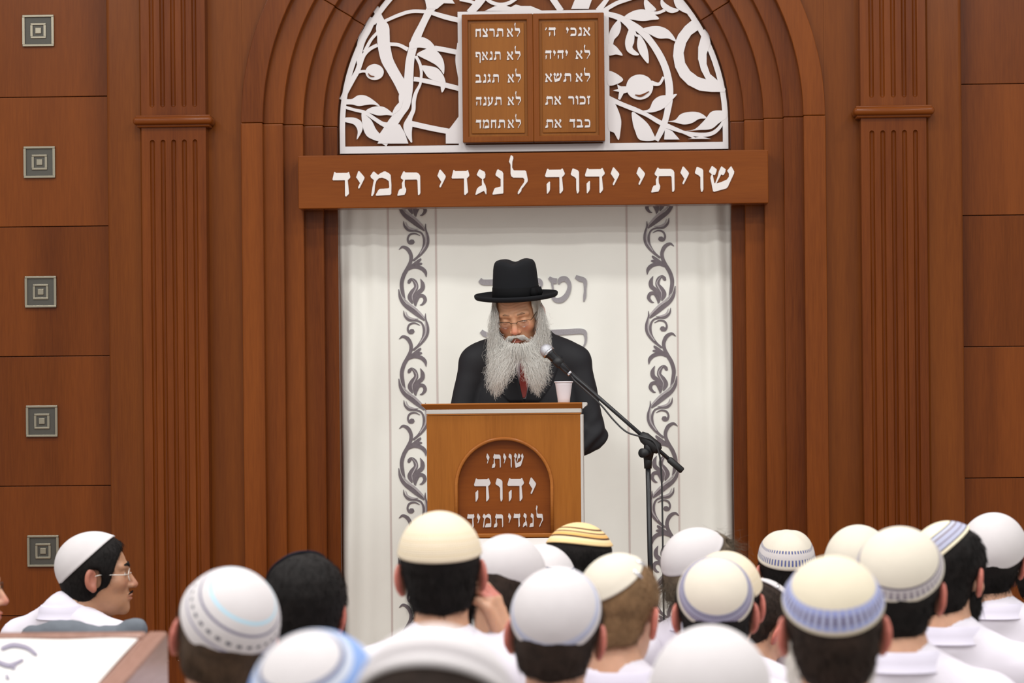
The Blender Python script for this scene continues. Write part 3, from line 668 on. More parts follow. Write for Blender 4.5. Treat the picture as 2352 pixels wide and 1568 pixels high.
MB().prism([(lx1+.0005, zt+.0062), (lx1+.016, zt+.0062), (lx1+.0175, zt+.002), (lx1+.0165, zt-.005), (lx1+.009, za+.001), (lx1+.003, za-.005), (lx1+.0005, za-.006)], FY-.016, FY+.42).build('side_nosing', M['alu'], lec)
for t_, p0, p1, yb, yt in (('שויתי',1117,1203,1074,1042), ('יהוה',1089,1232,1151,1099), ('לנגדי',1167,1248,1210,1179), ('תמיד',1073,1156,1211,1180)):
    wpx(t_, p0, p1, yb, yt, FY+.027, .005, M['letter2'], lec)
# cup
cx_, _, _ = U(1295, 920, FY+.06); cz = ltz+.006
cup = empty('plastic_cup', (cx_, FY+.06, cz)); tag(cup, 'white disposable plastic cup standing on the lectern top', 'cup')
c = MB(); c.lathe([(.0215, 0), (.0225, .002), (.0235, .015), (.031, .066), (.0325, .074), (.0305, .074), (.0295, .066), (.022, .006), (.0205, .004)], (cx_, FY+.06, cz), 36)
c.build('cup_wall', M['cup'], cup, True)
c = MB(); c.lathe([(.0325, .0735), (.0350, .0745), (.0356, .077), (.0345, .079), (.0325, .0785), (.0315, .076)], (cx_, FY+.06, cz), 36); c.build('rolled_lip', M['cup'], cup, True)
# cloth covered table in front of the lectern
ta, tb_ = U(992, 1234, -1.42), U(1350, 1234, -1.42); tz = ta[2]
tab = empty('side_table', ((ta[0]+tb_[0])/2, -1.7, STG)); tag(tab, 'small table standing under a white cloth before the lectern', 'table')
MB().box(ta[0]+.03, tb_[0]-.03, -1.93, -1.44, tz-.03, tz-.006).build('tabletop', M['lectern_x'], tab)
for x in (ta[0]+.05, tb_[0]-.05):
    for y in (-1.9, -1.47): MB().box(x-.02, x+.02, y-.02, y+.02, STG, tz-.03).build('leg', M['lectern_x'], tab)
cl = MB(); nn = 40; top = []; rows = []
def loop(ins, z, wav):
    out = []
    x0, x1, y0, y1 = ta[0]+ins, tb_[0]-ins, -1.96+ins, -1.41-ins
    per = [(x0+(x1-x0)*i/nn, y0) for i in range(nn)] + [(x1, y0+(y1-y0)*i/nn) for i in range(nn)] + [(x1-(x1-x0)*i/nn, y1) for i in range(nn)] + [(x0, y1-(y1-y0)*i/nn) for i in range(nn)]
    for i, (x, y) in enumerate(per):
        k = wav*math.sin(i*.9)
        out.append((x+(k if abs(x-x0) < 1e-6 or abs(x-x1) < 1e-6 else 0), y+(k if y in (y0, y1) else 0), z))
    return out
rows = [loop(.06, tz-.005, 0), loop(.028, tz-.004, 0), loop(.022, tz-.012, 0), loop(.012, tz-.15, .006), loop(.004, tz-.55, .012)]
v = [p for r in rows for p in r]; m4 = 4*nn
f = [tuple(range(m4))] + [(j*m4+i, j*m4+(i+1) % m4, (j+1)*m4+(i+1) % m4, (j+1)*m4+i) for j in range(len(rows)-1) for i in range(m4)]
o = mesh_obj('tablecloth', v, f, M['cloth'], None, False); tag(o, 'white cloth draped over the small table before the lectern', 'tablecloth')
# microphone on its boom stand
PY = -1.22
st = empty('microphone_stand', (U(1497, 1250, PY)[0], PY, STG)); tag(st, 'black boom microphone stand reaching over the lectern from the right', 'microphone stand')
pb = U(1497, 1290, PY); pt = U(1488, 1045, PY); base = np.array([pb[0], PY, STG+.16])
MB().tube([base, pt], .0098, 14).build('pole', M['black_metal'], st, True)
for k in range(3):
    q = rad(90+120*k+20); MB().tube([base+np.array([0, 0, .02]), (base[0]+.30*math.cos(q), PY+.30*math.sin(q), STG+.012)], .008, 10).build('leg', M['black_metal'], st, True)
MB().lathe([(.02, 0), (.024, .01), (.024, .05), (.015, .06)], (base[0], PY, STG+.14), 16).build('leg_hub', M['rubber'], st, True)
e1 = U(1566, 1080, PY-.02); e2 = U(1290, 838, PY+.02)
MB().tube([e1, e2], .0075, 14).build('boom_arm', M['black_metal'], st, True)
dv = (e2-e1)/np.linalg.norm(e2-e1)
MB().tube([e1-dv*.004, e1, e1+dv*.06, e1+dv*.066], [.009, .0125, .0125, .009], 14).build('counterweight', M['rubber'], st, True)
jc = e1+dv*(np.linalg.norm(U(1492, 1020, PY)-e1))
cb = MB(); cb.tube([jc-dv*.045, jc-dv*.03, jc+dv*.03, jc+dv*.05], [.014, .024, .022, .013], 12)
cb.tube([jc+np.array([0, 0, .01]), np.array([pt[0], PY, pt[2]-.015])], [.024, .017], 12); cb.tube([pt+np.array([0, 0, .0]), pt-np.array([0, 0, .05])], [.0165, .014], 14)
cb.build('clutch', M['rubber'], st, True)
kn = U(1480, 1040, PY-.03); kb = MB(); kb.tube([kn+np.array([-.008, -.012, 0]), kn+np.array([.012, .02, 0])], [.018, .016], 16); kb.tube([kn, pt+np.array([0, 0, -.0])], .008, 8); kb.build('clamp_knob', M['rubber'], st, True)
m0 = U(1256, 806, PY+.03); m1 = U(1296, 845, PY+.02)
mic = empty('microphone', tuple(m0)); tag(mic, 'handheld microphone with silver mesh head clipped to the boom', 'microphone')
md = (m1-m0)/np.linalg.norm(m1-m0)
h = MB(); prof = [(-.027, .004), (-.024, .013), (-.017, .021), (-.006, .0255), (.002, .0262), (.006, .0262)]
h.tube([m0+md*a for a, _ in prof], [r for _, r in prof], 24); h.build('mesh_head', M['grille'], mic, True)
MB().tube([m0+md*.006, m0+md*.013], [.0268, .0262], 24).build('head_ring', M['chrome'], mic, True)
MB().tube([m0+md*.013, m0+md*.02, m0+md*.07, m0+md*.115], [.024, .018, .0145, .0115], 20).build('handle', M['black_metal'], mic, True)
MB().tube([m0+md*.115, m0+md*.125], .0105, 16).build('connector', M['chrome'], mic, True)
MB().tube([m0+md*.045, m0+md*.075], [.019, .0175], 16).build('holder', M['rubber'], st, True)
nrm = np.cross(md, _f); nrm = nrm if nrm[2] < 0 else -nrm
cp = [m0+md*.125, m0+md*.15+nrm*.006, U(1330, 880, PY+.01)+nrm*.004, U(1376, 925, PY), U(1410, 965, PY-.01), U(1440, 992, PY-.02), U(1475, 1003, PY-.03), U(1500, 1012, PY-.035), U(1512, 1035, PY-.03),
      U(1518, 1070, PY-.02), U(1521, 1150, PY-.01), U(1523, 1300, PY-.01), (pb[0]+.045, PY-.01, STG+.3), (pb[0]+.06, PY-.02, STG+.02), (pb[0]+.3, PY-.05, STG+.008)]
o = MB().tube(catmull(cp, 8), .0034, 8).build('microphone_cable', M['cable'], None, True); tag(o, 'thin dark cable hanging from the microphone along the boom', 'cable')
#PEOPLE
# ------------------------------------------------------------------ implicit-surface bodies
def surface(fn, xs, ys, zs):
    """mesh the zero level of fn on a rectilinear grid (dual contouring by edge averages)"""
    xs, ys, zs = (np.asarray(a, np.float64) for a in (xs, ys, zs)); nx, ny, nz = len(xs), len(ys), len(zs)
    P = np.stack(np.meshgrid(xs, ys, zs, indexing='ij'), -1)
    D = fn(P.reshape(-1, 3)).reshape(nx, ny, nz)
    Sg = D < 0
    c = [(i, j, k) for i in (0, 1) for j in (0, 1) for k in (0, 1)]
    cnt = sum(Sg[i:nx-1+i, j:ny-1+j, k:nz-1+k].astype(np.int8) for i, j, k in c)
    I, J, K = np.nonzero((cnt > 0) & (cnt < 8))
    acc = np.zeros((len(I), 3)); num = np.zeros(len(I))
    for a in range(8):
        for bit in (4, 2, 1):
            if a & bit: continue
            b = a | bit; ca, cb = c[a], c[b]
            da = D[I+ca[0], J+ca[1], K+ca[2]]; db = D[I+cb[0], J+cb[1], K+cb[2]]
            m = (da < 0) != (db < 0); t = np.where(m, da/(da-db+1e-30), 0)[:, None]
            pa = P[I+ca[0], J+ca[1], K+ca[2]]; pb = P[I+cb[0], J+cb[1], K+cb[2]]
            acc += np.where(m[:, None], pa+(pb-pa)*t, 0); num += m
    V = acc/num[:, None]; idx = -np.ones((nx-1, ny-1, nz-1), np.int64); idx[I, J, K] = np.arange(len(I))
    Q = []
    def quads(A, B, ij):
        m = A != B; i, j, k = np.nonzero(m); fl = A[m]
        (o1, o2) = ij
        n = []
        for s1, s2 in ((1, 1), (0, 1), (0, 0), (1, 0)):
            q = [i, j, k]; q[o1] = q[o1]-s1; q[o2] = q[o2]-s2; n.append(q)
        ok = np.ones(len(i), bool)
        for q in n:
            for d, lim in enumerate((nx-1, ny-1, nz-1)): ok &= (q[d] >= 0) & (q[d] < lim)
        f = np.stack([idx[q[0][ok], q[1][ok], q[2][ok]] for q in n], 1); fl = fl[ok]
        f[~fl] = f[~fl][:, ::-1]; Q.append(f)
    quads(Sg[:-1], Sg[1:], (1, 2)); quads(Sg[:, :-1], Sg[:, 1:], (2, 0)); quads(Sg[:, :, :-1], Sg[:, :, 1:], (0, 1))
    return V, np.concatenate(Q)
def ell(P, c, r):
    q = P-np.asarray(c); r = np.asarray(r); k0 = np.linalg.norm(q/r, axis=1); k1 = np.linalg.norm(q/(r*r), axis=1)
    return k0*(k0-1)/(k1+1e-9)
def cap(P, a, b, ra, rb=None):
    rb = ra if rb is None else rb; a = np.asarray(a, float); b = np.asarray(b, float); d = b-a
    t = np.clip(((P-a)@d)/(d@d), 0, 1); return np.linalg.norm(P-a-t[:, None]*d, axis=1)-(ra+(rb-ra)*t)
def smin(a, b, k):
    h = np.clip(.5+.5*(b-a)/k, 0, 1); return b+(a-b)*h-k*h*(1-h)
def smax(a, b, k): return -smin(-a, -b, k)
def rx(a): c, s = math.cos(a), math.sin(a); return np.array([[1, 0, 0], [0, c, -s], [0, s, c]])
def ry(a): c, s = math.cos(a), math.sin(a); return np.array([[c, 0, s], [0, 1, 0], [-s, 0, c]])
def rz(a): c, s = math.cos(a), math.sin(a); return np.array([[c, -s, 0], [s, c, 0], [0, 0, 1]])
SKC, SKR = np.array([0, -.008, .018]), np.array([.075, .097, .083])
def head_sdf(Q, ear=1.0, face=1.0, eyes=0):
    """head in its own frame: origin inside the skull at ear-top height, +y the face, +z up"""
    d = ell(Q, SKC, SKR)
    d = smin(d, ell(Q, (0, .030, -.045), (.063, .064, .084)), .03)
    d = smin(d, ell(Q, (0, .042, -.096), (.046, .046, .032)), .03)
    X = Q.copy(); X[:, 0] = np.abs(X[:, 0])
    if face:
        d = smin(d, ell(X, (.044, .060, -.036), (.021, .024, .02)), .02)
        d = smin(d, cap(X, (.012, .090, .012), (.046, .074, .012), .0075), .014)
        d = smax(d, -ell(X, (.032, .104, -.010), (.019, .022, .013)), .012)
        d = smin(d, ell(X, (.032, .0765, -.0115), (.0145, .0125, .0115)), .004)
        d = smin(d, cap(Q, (0, .090, -.004), (0, .111, -.044), .0075, .0115), .010)
        d = smin(d, ell(X, (.0125, .099, -.0475), (.0085, .011, .0075)), .006)
        d = smin(d, ell(Q, (0, .093, -.0745), (.025, .0125, .0065)), .006)
        d = smin(d, ell(Q, (0, .0915, -.0855), (.021, .0115, .0065)), .006)
        d = smax(d, -ell(Q, (0, .108, -.0800), (.022, .012, .0017)), .002)
        d = smin(d, ell(Q, (0, .076, -.116), (.021, .017, .018)), .016)
        if eyes: d = smax(d, -ell(X, (.033, .0900, -.0105), (.0130, .0095, .0046)), .002)
    th = rad(28*ear); c, s = math.cos(th), math.sin(th)
    e = X-np.array([.0755+.006*ear, -.006, -.020]); ex = c*e[:, 0]+s*e[:, 1]; eyy = -s*e[:, 0]+c*e[:, 1]+.006; ez = e[:, 2]
    e = np.stack([ex, eyy, ez-0.10*eyy], 1)
    de = ell(e, (0, -.006, .002), (.0085, .0205, .0335))
    de = smin(de, ell(e, (0, .002, -.028), (.007, .010, .011)), .008)
    de = smax(de, -ell(e, (.0095, -.003, .003), (.0085, .0125, .021)), .004)
    return smin(d, de, .008)
def neck_pts(R, Hc):
    return Hc+R@np.array([0, -.022, -.07])
def make_body(root, Hc, R, Sc, ty, par):
    hsc = par.get('hsc', 1.0)
    """one continuous skin: head, neck, trunk, arms, hands, legs; everything in root-local coordinates"""
    T = rz(ty); tl = lambda p: Sc+T@np.array(p, float); sw = par.get('sw', .175)
    na = neck_pts(R, Hc); zb = par.get('seat', .52)-Sc[2]
    arms = par.get('arms') or [[(s*sw, 0, -.035), (s*(sw+.035), .05, -.31), (s*.10, .24, -.38)] for s in (-1, 1)]
    if par.get('stand'):
        legs = [[(s*.10, .0, zb), (s*.105, .02, zb/1-.42), (s*.11, 0, par['floor']+.07-Sc[2])] for s in (-1, 1)]
    else:
        legs = [[(s*.10, .0, zb), (s*.12, .34, zb-.01), (s*.12, .32, .08-Sc[2])] for s in (-1, 1)]
    def trunk(P, inf):
        q = (P-Sc)@T
        d = cap(q, (-sw, 0, -.035), (sw, 0, -.035), .055+inf)
        d = smin(d, ell(q, (0, .0, -.20), (sw+inf, .115+inf, .25)), .05)
        d = smin(d, cap(q, (0, -.015, .055), (sw*.72, 0, -.012), .05+inf, .052+inf), .04)
        d = smin(d, cap(q, (0, -.015, .055), (-sw*.72, 0, -.012), .05+inf, .052+inf), .04)
        d = smin(d, cap(q*np.array([.72, 1, 1]), (0, .0, -.2), (0, -.0, zb+.02), .105+inf, .118+inf), .06)
        return d
    def armsd(P, inf, full=True):
        q = (P-Sc)@T; d = None
        for a in arms:
            e = smin(cap(q, a[0], a[1], .056+inf, .043+inf), cap(q, a[1], a[2], .044+inf, .030+inf*.8), .02)
            d = e if d is None else np.minimum(d, e)
        return d
    def legd(P, inf):
        q = (P-Sc)@T; d = None
        for a in legs:
            e = smin(cap(q, a[0], a[1], .085+inf, .058+inf), cap(q, a[1], a[2], .056+inf, .04+inf), .03)
            f = np.array(a[2]); e = smin(e, cap(q, f+(0, -.03, -.03), f+(0, .15, -.045), .036+inf*.3, .03+inf*.3), .03)
            d = e if d is None else np.minimum(d, e)
        return d
    def skinf(P):
        q = (P-Hc)@R/hsc
        d = hsc*head_sdf(q, par.get('ear', 1.0), par.get('face', 1), par.get('eyes', 0))
        n = cap(P, na, tl((0, -.02, .03)), .054, .060)
        d = smin(d, n, .025)
        d = smin(d, trunk(P, -.012), .03); d = smin(d, armsd(P, -.012), .03); d = smin(d, legd(P, -.012), .03)
        return d
    def necktrunk(P, off, top):
        d = smin(cap(P, na, tl((0, -.02, .03)), .054, .060), trunk(P, -.012), .03)-off
        return smax(d, ((P-Sc)@T)[:, 2]-top, .006)
    return dict(necktrunk=necktrunk, trunk=trunk, arms=armsd, legs=legd, skin=skinf, armp=[[tl(p) for p in a] for a in arms], tl=tl, T=T)
def axis_grid(c, half, fine, lo, hi, coarse):
    a = list(np.arange(c-half, c+half+fine/2, fine)); x = a[0]; pre = []
    st = fine
    while x > lo: st = min(st*1.35, coarse); x -= st; pre.append(x)
    x = a[-1]; post = []; st = fine
    while x < hi: st = min(st*1.35, coarse); x += st; post.append(x)
    return np.array(pre[::-1]+a+post)
def hand_mesh(wrist, fore, curl, side, up=None, res=.0035):
    """palm, four unequal bent fingers and a thumb; fore = direction of the forearm"""
    f = np.array(fore, float); f /= np.linalg.norm(f); upv = np.array(up if up is not None else (0, 0, 1.0)); upv = upv-f*(upv@f); upv /= np.linalg.norm(upv)
    s = np.cross(f, upv)*side
    W = lambda a, b, c: wrist+f*a+s*b+upv*c
    def fn(P):
        d = cap(P, W(-.045, 0, 0), W(.0, 0, 0), .025, .024)
        d = smin(d, cap(P, W(.01, -.018, 0), W(.075, -.028, 0), .016, .012), .014)
        d = smin(d, cap(P, W(.01, .0, .002), W(.085, .0, .002), .017, .013), .014)
        d = smin(d, cap(P, W(.01, .018, 0), W(.078, .026, 0), .016, .012), .014)
        for b, l, dl in ((-.031, .062, -.006), (-.0105, .078, .006), (.0105, .084, .009), (.031, .076, .003)):
            p0 = W(.078+dl, b, 0); ang = 0; p = p0; r = .0098
            for k, fr in enumerate((.45, .3, .25)):
                ang += curl*(.6, 1.0, .7)[k]; q = p+(f*math.cos(ang)-upv*math.sin(ang))*l*fr+s*(b*.06)
                d = smin(d, cap(P, p, q, r, r-.0009), .004 if k else .007); p = q; r -= .0009
        t0 = W(.018, .03, -.004); t1 = W(.050, .055, -.014); t2 = W(.078, .060, -.024)
        d = smin(d, cap(P, W(.0, .012, -.002), t0, .016, .0155), .012); d = smin(d, cap(P, t0, t1, .0135, .011), .008); d = smin(d, cap(P, t1, t2, .011, .009), .004)
        return d
    lo = wrist-.21; hi = wrist+.21
    pts = np.array([W(a, b, c) for a in (-.07, .19) for b in (-.06, .08) for c in (-.13, .04)])
    lo, hi = pts.min(0), pts.max(0)
    return surface(fn, *[np.arange(lo[i], hi[i], res) for i in range(3)])
def set_ruddy(o, Hc, R, extra=None, base=0.0):
    n = len(o.data.vertices); co = np.empty(n*3); o.data.vertices.foreach_get('co', co); co = co.reshape(-1, 3)
    q = (co-Hc)@R; X = np.abs(q[:, 0])
    r = np.clip((X-.076)/.010, 0, 1)*(np.abs(q[:, 2]+.02) < .05)*(np.abs(q[:, 1]) < .05)*.85
    r = np.maximum(r, .75*np.exp(-(((q[:, 0])/.016)**2+((q[:, 1]-.112)/.02)**2+((q[:, 2]+.045)/.016)**2)))
    r = np.maximum(r, .45*np.exp(-(((X-.042)/.02)**2+((q[:, 2]+.04)/.018)**2))*(q[:, 1] > .03))
    r = np.maximum(r, .95*np.exp(-(((q[:, 0])/.022)**4+((q[:, 2]+.080)/.010)**4))*(q[:, 1] > .085))
    if extra is not None: r = np.maximum(r, extra(q))
    a = o.data.attributes.new('ruddy', 'FLOAT', 'POINT'); a.data.foreach_set('value', np.clip(r+base, 0, 1).astype(np.float32))
def noise3(P, s, seed=0):
    r = np.random.default_rng(seed); d = np.zeros(len(P))
    for i in range(7):
        k = r.normal(size=3)*s; d += np.sin(P@k+r.uniform(0, 6.3))
    return d/7
def hair_sdf(Q, t, style):
    nz = style.get('nape', -.100); fl = style.get('front', 0.0)
    d = ell(Q, SKC, SKR+np.array([t, t, t]))
    d = smin(d, ell(Q, (0, -.048, -.052), (.060+t*.7, .046+t*.6, .070)), .03)
    cut = Q[:, 1]-(.030+fl+np.where(Q[:, 2] > 0, .42*Q[:, 2], .9*Q[:, 2]*.35))
    d = smax(d, cut, .008)
    X = Q.copy(); X[:, 0] = np.abs(X[:, 0])
    d = smax(d, -(nz)-1e9*0+0*d + (nz-Q[:, 2]) + nz, .008) if False else smax(d, (nz-Q[:, 2])+.25*np.abs(Q[:, 0])*style.get('vnape', 1.0), .008)
    d = smax(d, -ell(X, (.086, -.003, -.024), (.030, .021, .037)), .006)
    if style.get('puff'): d = d - style['puff']*(.4+.8*noise3(Q, 110, 3))*np.clip((Q[:, 1]-.02)/.03, 0, 1)
    if style.get('sides'): d = smax(d, np.where(Q[:, 1] > -.02, .064-np.abs(Q[:, 0])+.05*np.clip(.0-Q[:, 2], 0, .02), -.1), .006)
    return d + .0016*noise3(Q, 160, style.get('seed', 1))
def collar_mesh(tl, T, r=.068, h=.042, fall=.036, open_=True, tilt=0.0, n=56):
    prof = [(r-.004, .005), (r-.003, .03), (r-.001, h), (r+.003, h+.003), (r+.007, h-.001), (r+.012, h-.018), (r+.017, h-fall), (r+.020, h-fall-.002), (r+.017, h-fall-.003), (r+.006, h-fall+.006), (r-.001, h-.012)]
    v, f = [], []; m = len(prof); gap = rad(14)
    for i in range(n):
        q = math.pi/2+gap+(2*math.pi-2*gap)*i/(n-1); fr = math.sin(q)  # +y front
        for a, z in prof:
            drop = -.022*max(0, fr)-.0*fr; flare = 1+.05*max(0, fr)
            v.append(tl((a*1.05*math.cos(q)*flare, a*1.0*fr*1.02-.008, z+.033+drop+tilt*(-fr)*.03)))
    for i in range(n-1):
        for k in range(m): f.append((i*m+k, i*m+(k+1) % m, (i+1)*m+(k+1) % m, (i+1)*m+k))
    f += [tuple(range(m))[::-1], tuple((n-1)*m+k for k in range(m))]
    return v, f
def cap_mesh(R, Hc, t, back, side, thmax, off=.004, bulge=.0, flat=0.0, lump=0.0, seed=0, squash=1.0, center=(0, 0), nu=96, nv=26):
    """skullcap: a shell lying on the skull (hair thickness t) round an axis tilted back and sideways"""
    Q = rx(rad(back)); Q = ry(rad(side))@Q; v, uv, f = [], [], []
    rr = SKR+np.array([t, t, t])
    def pt(th, ph, o):
        d = Q@np.array([math.sin(th)*math.cos(ph), math.sin(th)*math.sin(ph), math.cos(th)])
        k = 1/np.linalg.norm(d/rr); w = th/rad(thmax)
        o2 = o+bulge*(1-w*w)-flat*max(0, 1-(w/.55)**2)+lump*math.sin(3*ph+seed)*math.sin(math.pi*w)*(1-w*.3)+lump*.6*math.sin(5*ph+2*seed)*math.sin(math.pi*w)
        return Hc+R@(SKC+d*(k+o2))
    for lay_, (o, js) in enumerate(((off, range(nv+1)), (off-.0032, range(nv, -1, -1)))):
        for j in js:
            th = rad(thmax)*max(j, .02)/nv
            for i in range(nu+1):
                ph = 2*math.pi*i/nu; oo = o+(.0014*math.exp(-((j-nv+.6)/.9)**2) if lay_ == 0 else 0)
                v.append(pt(th, ph, oo)); uv.append((i/nu, j/nv))
    rows = 2*(nv+1)
    for j in range(rows-1):
        for i in range(nu): f.append((j*(nu+1)+i, (j+1)*(nu+1)+i, (j+1)*(nu+1)+i+1, j*(nu+1)+i+1))
    return v, f, uv
def beard_sdf(Q, t, low=-.14, full=1.0):
    d = ell(Q, (0, .034, -.070), (.064+t, .064+t, .080+t*1.2)); d = smin(d, ell(Q, (0, .050, -.115), (.045+t, .045+t, .038+t*1.5)), .02)
    d = smax(d, Q[:, 2]+.045-.25*np.abs(Q[:, 0]), .01)
    X = np.abs(Q[:, 0]); mouth = np.sqrt((X/.75)**2+(Q[:, 2]+.075)**2)-.030
    d = smax(d, -np.maximum(mouth*0-1e9, -np.maximum(mouth, .05-Q[:, 1])), .005) if False else d
    d = smax(d, -np.maximum(np.sqrt((X*1.0)**2+((Q[:, 2]+.055)*.9)**2)-.040, .04-Q[:, 1]), .006)
    return d+.004*noise3(Q, 110, 5)
def strands(V, N, cnt, length, r, rs, down=(0, 0, -1.0), lift=.25, wave=.12, npt=5, mask=None):
    """short hair strands lying on a surface: vertices and faces of three-sided tapering tubes"""
    ok = np.arange(len(V)) if mask is None else np.nonzero(mask(V))[0]
    i = ok[rs.integers(0, len(ok), cnt)]; p0 = V[i]+rs.normal(0, .0015, (cnt, 3)); n = N[i]
    dn = np.asarray(down)+rs.normal(0, .28, (cnt, 3)); t = dn-n*(dn*n).sum(1)[:, None]; t /= np.linalg.norm(t, axis=1)[:, None]+1e-9
    b = np.cross(n, t); L = rs.uniform(.55, 1.25, cnt)[:, None]*length; ph = rs.uniform(0, 6.28, cnt)[:, None]; lf = rs.uniform(.0, 1.0, cnt)[:, None]*lift
    rings = []
    for k in np.linspace(0, 1, npt):
        c = p0+t*L*k+n*(L*lf*k+.0006)+b*L*wave*np.sin(ph+5*k)*k; rr = r*(1-.7*k)
        rings.append(np.stack([c+b*rr, c+(-b*.5+n*.87)*rr, c+(-b*.5-n*.87)*rr], 1))
    W_ = np.stack(rings, 1).reshape(-1, 3); base = (np.arange(cnt)*npt*3)[:, None, None, None]; f = []
    q = np.array([[[j*3+k, j*3+(k+1) % 3, (j+1)*3+(k+1) % 3, (j+1)*3+k] for k in range(3)] for j in range(npt-1)])[None]
    return W_, (base+q).reshape(-1, 4)
def with_strands(V, Q, **k):
    Q = np.asarray(Q); fn_ = np.cross(V[Q[:, 1]]-V[Q[:, 0]], V[Q[:, 2]]-V[Q[:, 0]]); N = np.zeros_like(V)
    for c in range(4): np.add.at(N, Q[:, c], fn_)
    N /= np.linalg.norm(N, axis=1)[:, None]+1e-12
    if (N*(V-V.mean(0))).sum(1).mean() < 0: N = -N
    W_, F_ = strands(V, N, **k); return np.concatenate([V, W_]), np.concatenate([Q, F_+len(V)])
NOW = [0]
def person(label, px, py, s, yaw=0, pitch=0, roll=0, hair='hair_black', t=.011, kip=None, style=None, shirt='shirt', collar=True, drop=.208, dx=0, dy=-.02, drop2=0, tyaw=None, par=None, skinm='skin',
           beard=None, res=.0055, ruddy=0.0, glasses=None, name='person', back_tilt=0, sink=0.0, shirt_res=.013, collar_par=None):
    """a seated listener; (px,py) photo position of the skull centre, s photo pixels per metre there"""
    par = dict(par or {}); style = style or {}; NOW[0] += 1
    Hw = UZ(px, py, F/s); R = rz(rad(yaw))@rx(rad(-pitch))@ry(rad(roll)); ty = rad(yaw*.5 if tyaw is None else tyaw)
    O = np.array([Hw[0]+dx, Hw[1]+dy, 0.0]); Hc = Hw-O
    Sc = np.array([0, 0, Hc[2]-drop])
    root = empty(name, tuple(O)); tag(root, label, 'person', 'seated listeners')
    B = make_body(root, Hc, R, Sc, ty, par)
    xs = axis_grid(Hc[0], .105, res, -.42, .42, .03); ys = axis_grid(Hc[1], .135, res, -.24, .62, .03); zs = axis_grid(Hc[2]-.03, .165, res, -.02, Hc[2]+.15, .03)
    V, Q = surface(B['skin'], xs, ys, zs)
    hv, hf = [V], [list(q) for q in Q]; n = len(V)
    if not par.get('nohands'):
        for i, (a, sd) in enumerate(zip(B['armp'], (-1, 1))):
            fdir = par['handdir'][i] if 'handdir' in par else (a[2]-a[1])
            hV, hQ = hand_mesh(a[2], fdir, par.get('curl', (.35, .35))[i], sd, par.get('handup', (None, None))[i], par.get('hres', .006))
            hv.append(hV); hf += [[k+n for k in q] for q in hQ]; n += len(hV)
    body = mesh_obj('body', np.concatenate(hv), hf, M[skinm], None, True); body.parent = root
    set_ruddy(body, Hc, R, base=ruddy)
    wm = lambda q: (q@R.T)+Hc
    # hair
    if hair:
        def hs(P): return hair_sdf((P-Hc)@R, t, style)
        g_ = .125
        hV, hQ = surface(hs, np.arange(Hc[0]-g_, Hc[0]+g_, .0045), np.arange(Hc[1]-g_-.02, Hc[1]+g_+.02, .0045), np.arange(Hc[2]-g_-.03, Hc[2]+g_+.01, .0045))
        mk = None
        if kip:
            Qk = ry(rad(kip['side']))@rx(rad(kip['back'])); axk = Qk@np.array([0, 0, 1.0])
            def mk(V_):
                q = (V_-Hc)@R-SKC; q = q/np.linalg.norm(q, axis=1)[:, None]; return q@axk < math.cos(rad(min(kip['thmax']+7, 175)))
        hV, hQ = with_strands(hV, hQ, cnt=style.get('strands', 1600), length=style.get('len', .016), r=.0005, rs=np.random.default_rng(NOW[0]), lift=style.get('lift', .22), wave=style.get('wave', .12), mask=mk)
        o = mesh_obj('hair', hV, hQ, M[hair], None, True); o.parent = root
    if beard:
        bm_, bt = beard
        def bs(P): return beard_sdf((P-Hc)@R, bt)
        bV, bQ = surface(bs, np.arange(Hc[0]-.15, Hc[0]+.15, .006), np.arange(Hc[1]-.15, Hc[1]+.17, .006), np.arange(Hc[2]-.24, Hc[2]-.0, .006))
        bV, bQ = with_strands(bV, bQ, cnt=1400, length=.022, r=.0005, rs=np.random.default_rng(NOW[0]+70), lift=.5, wave=.25)
        o = mesh_obj('beard', bV, bQ, M[bm_], None, True); o.parent = root
    if kip:
        k = dict(kip); mt = k.pop('mat'); clip = k.pop('clip', None)
        v, f, uv = cap_mesh(R, Hc, k.pop('t', t), **k)
        o = mesh_obj('skullcap', v, f, mt, None, True, uv); o.parent = root
        if clip:
            for th, ph in clip:
                Qm = ry(rad(kip['side']))@rx(rad(kip['back'])); pts = []
                for dt in (-7, -2, 3, 7):
                    tt = rad(th+dt); p_ = rad(ph); d = Qm@np.array([math.sin(tt)*math.cos(p_), math.sin(tt)*math.sin(p_), math.cos(tt)]); kk = 1/np.linalg.norm(d/(SKR+t)); pts.append(Hc+R@(SKC+d*(kk+kip.get('off', .004)+.0025)))
                c_ = MB().tube(pts, [.0022, .0034, .0034, .002], 8).build('hair_clip', M['clip'], None, True); c_.parent = o
    # clothes
    if shirt:
        def ss(P):
            d = smin(B['trunk'](P, .004), B['arms'](P, .006), .03); qq = (P-Sc)@B['T']; d = smin(d, cap(qq, (0, -.008, -.03), (0, -.010, .045), .070, .064), .015); d = smin(d, B['necktrunk'](P, .010, .055), .008)
            q = P
            return d+.0035*noise3(q*np.array([1, 1, .6]), 34, NOW[0])+.002*noise3(q, 70, NOW[0]+9)
        V2, Q2 = surface(ss, np.arange(-.36, .36, shirt_res), np.arange(-.26, .44, shirt_res), np.arange(max(.40, Sc[2]-.62), Sc[2]+.14, shirt_res))
        sh = mesh_obj('shirt', V2, Q2, M[shirt], None, True); sh.parent = root
        if collar:
            cpz = dict(collar_par or {}); v, f = collar_mesh(B['tl'], B['T'], **cpz)
            c_ = mesh_obj('collar', v, f, M['collar' if shirt == 'shirt' else shirt], None, True); c_.parent = sh
    def tsd(P): return B['legs'](P, .004)
    def tr_(P): return smin(tsd(P), ell((P-Sc)@B['T'], (0, .0, .52-Sc[2]), (.19, .15, .14)), .05)
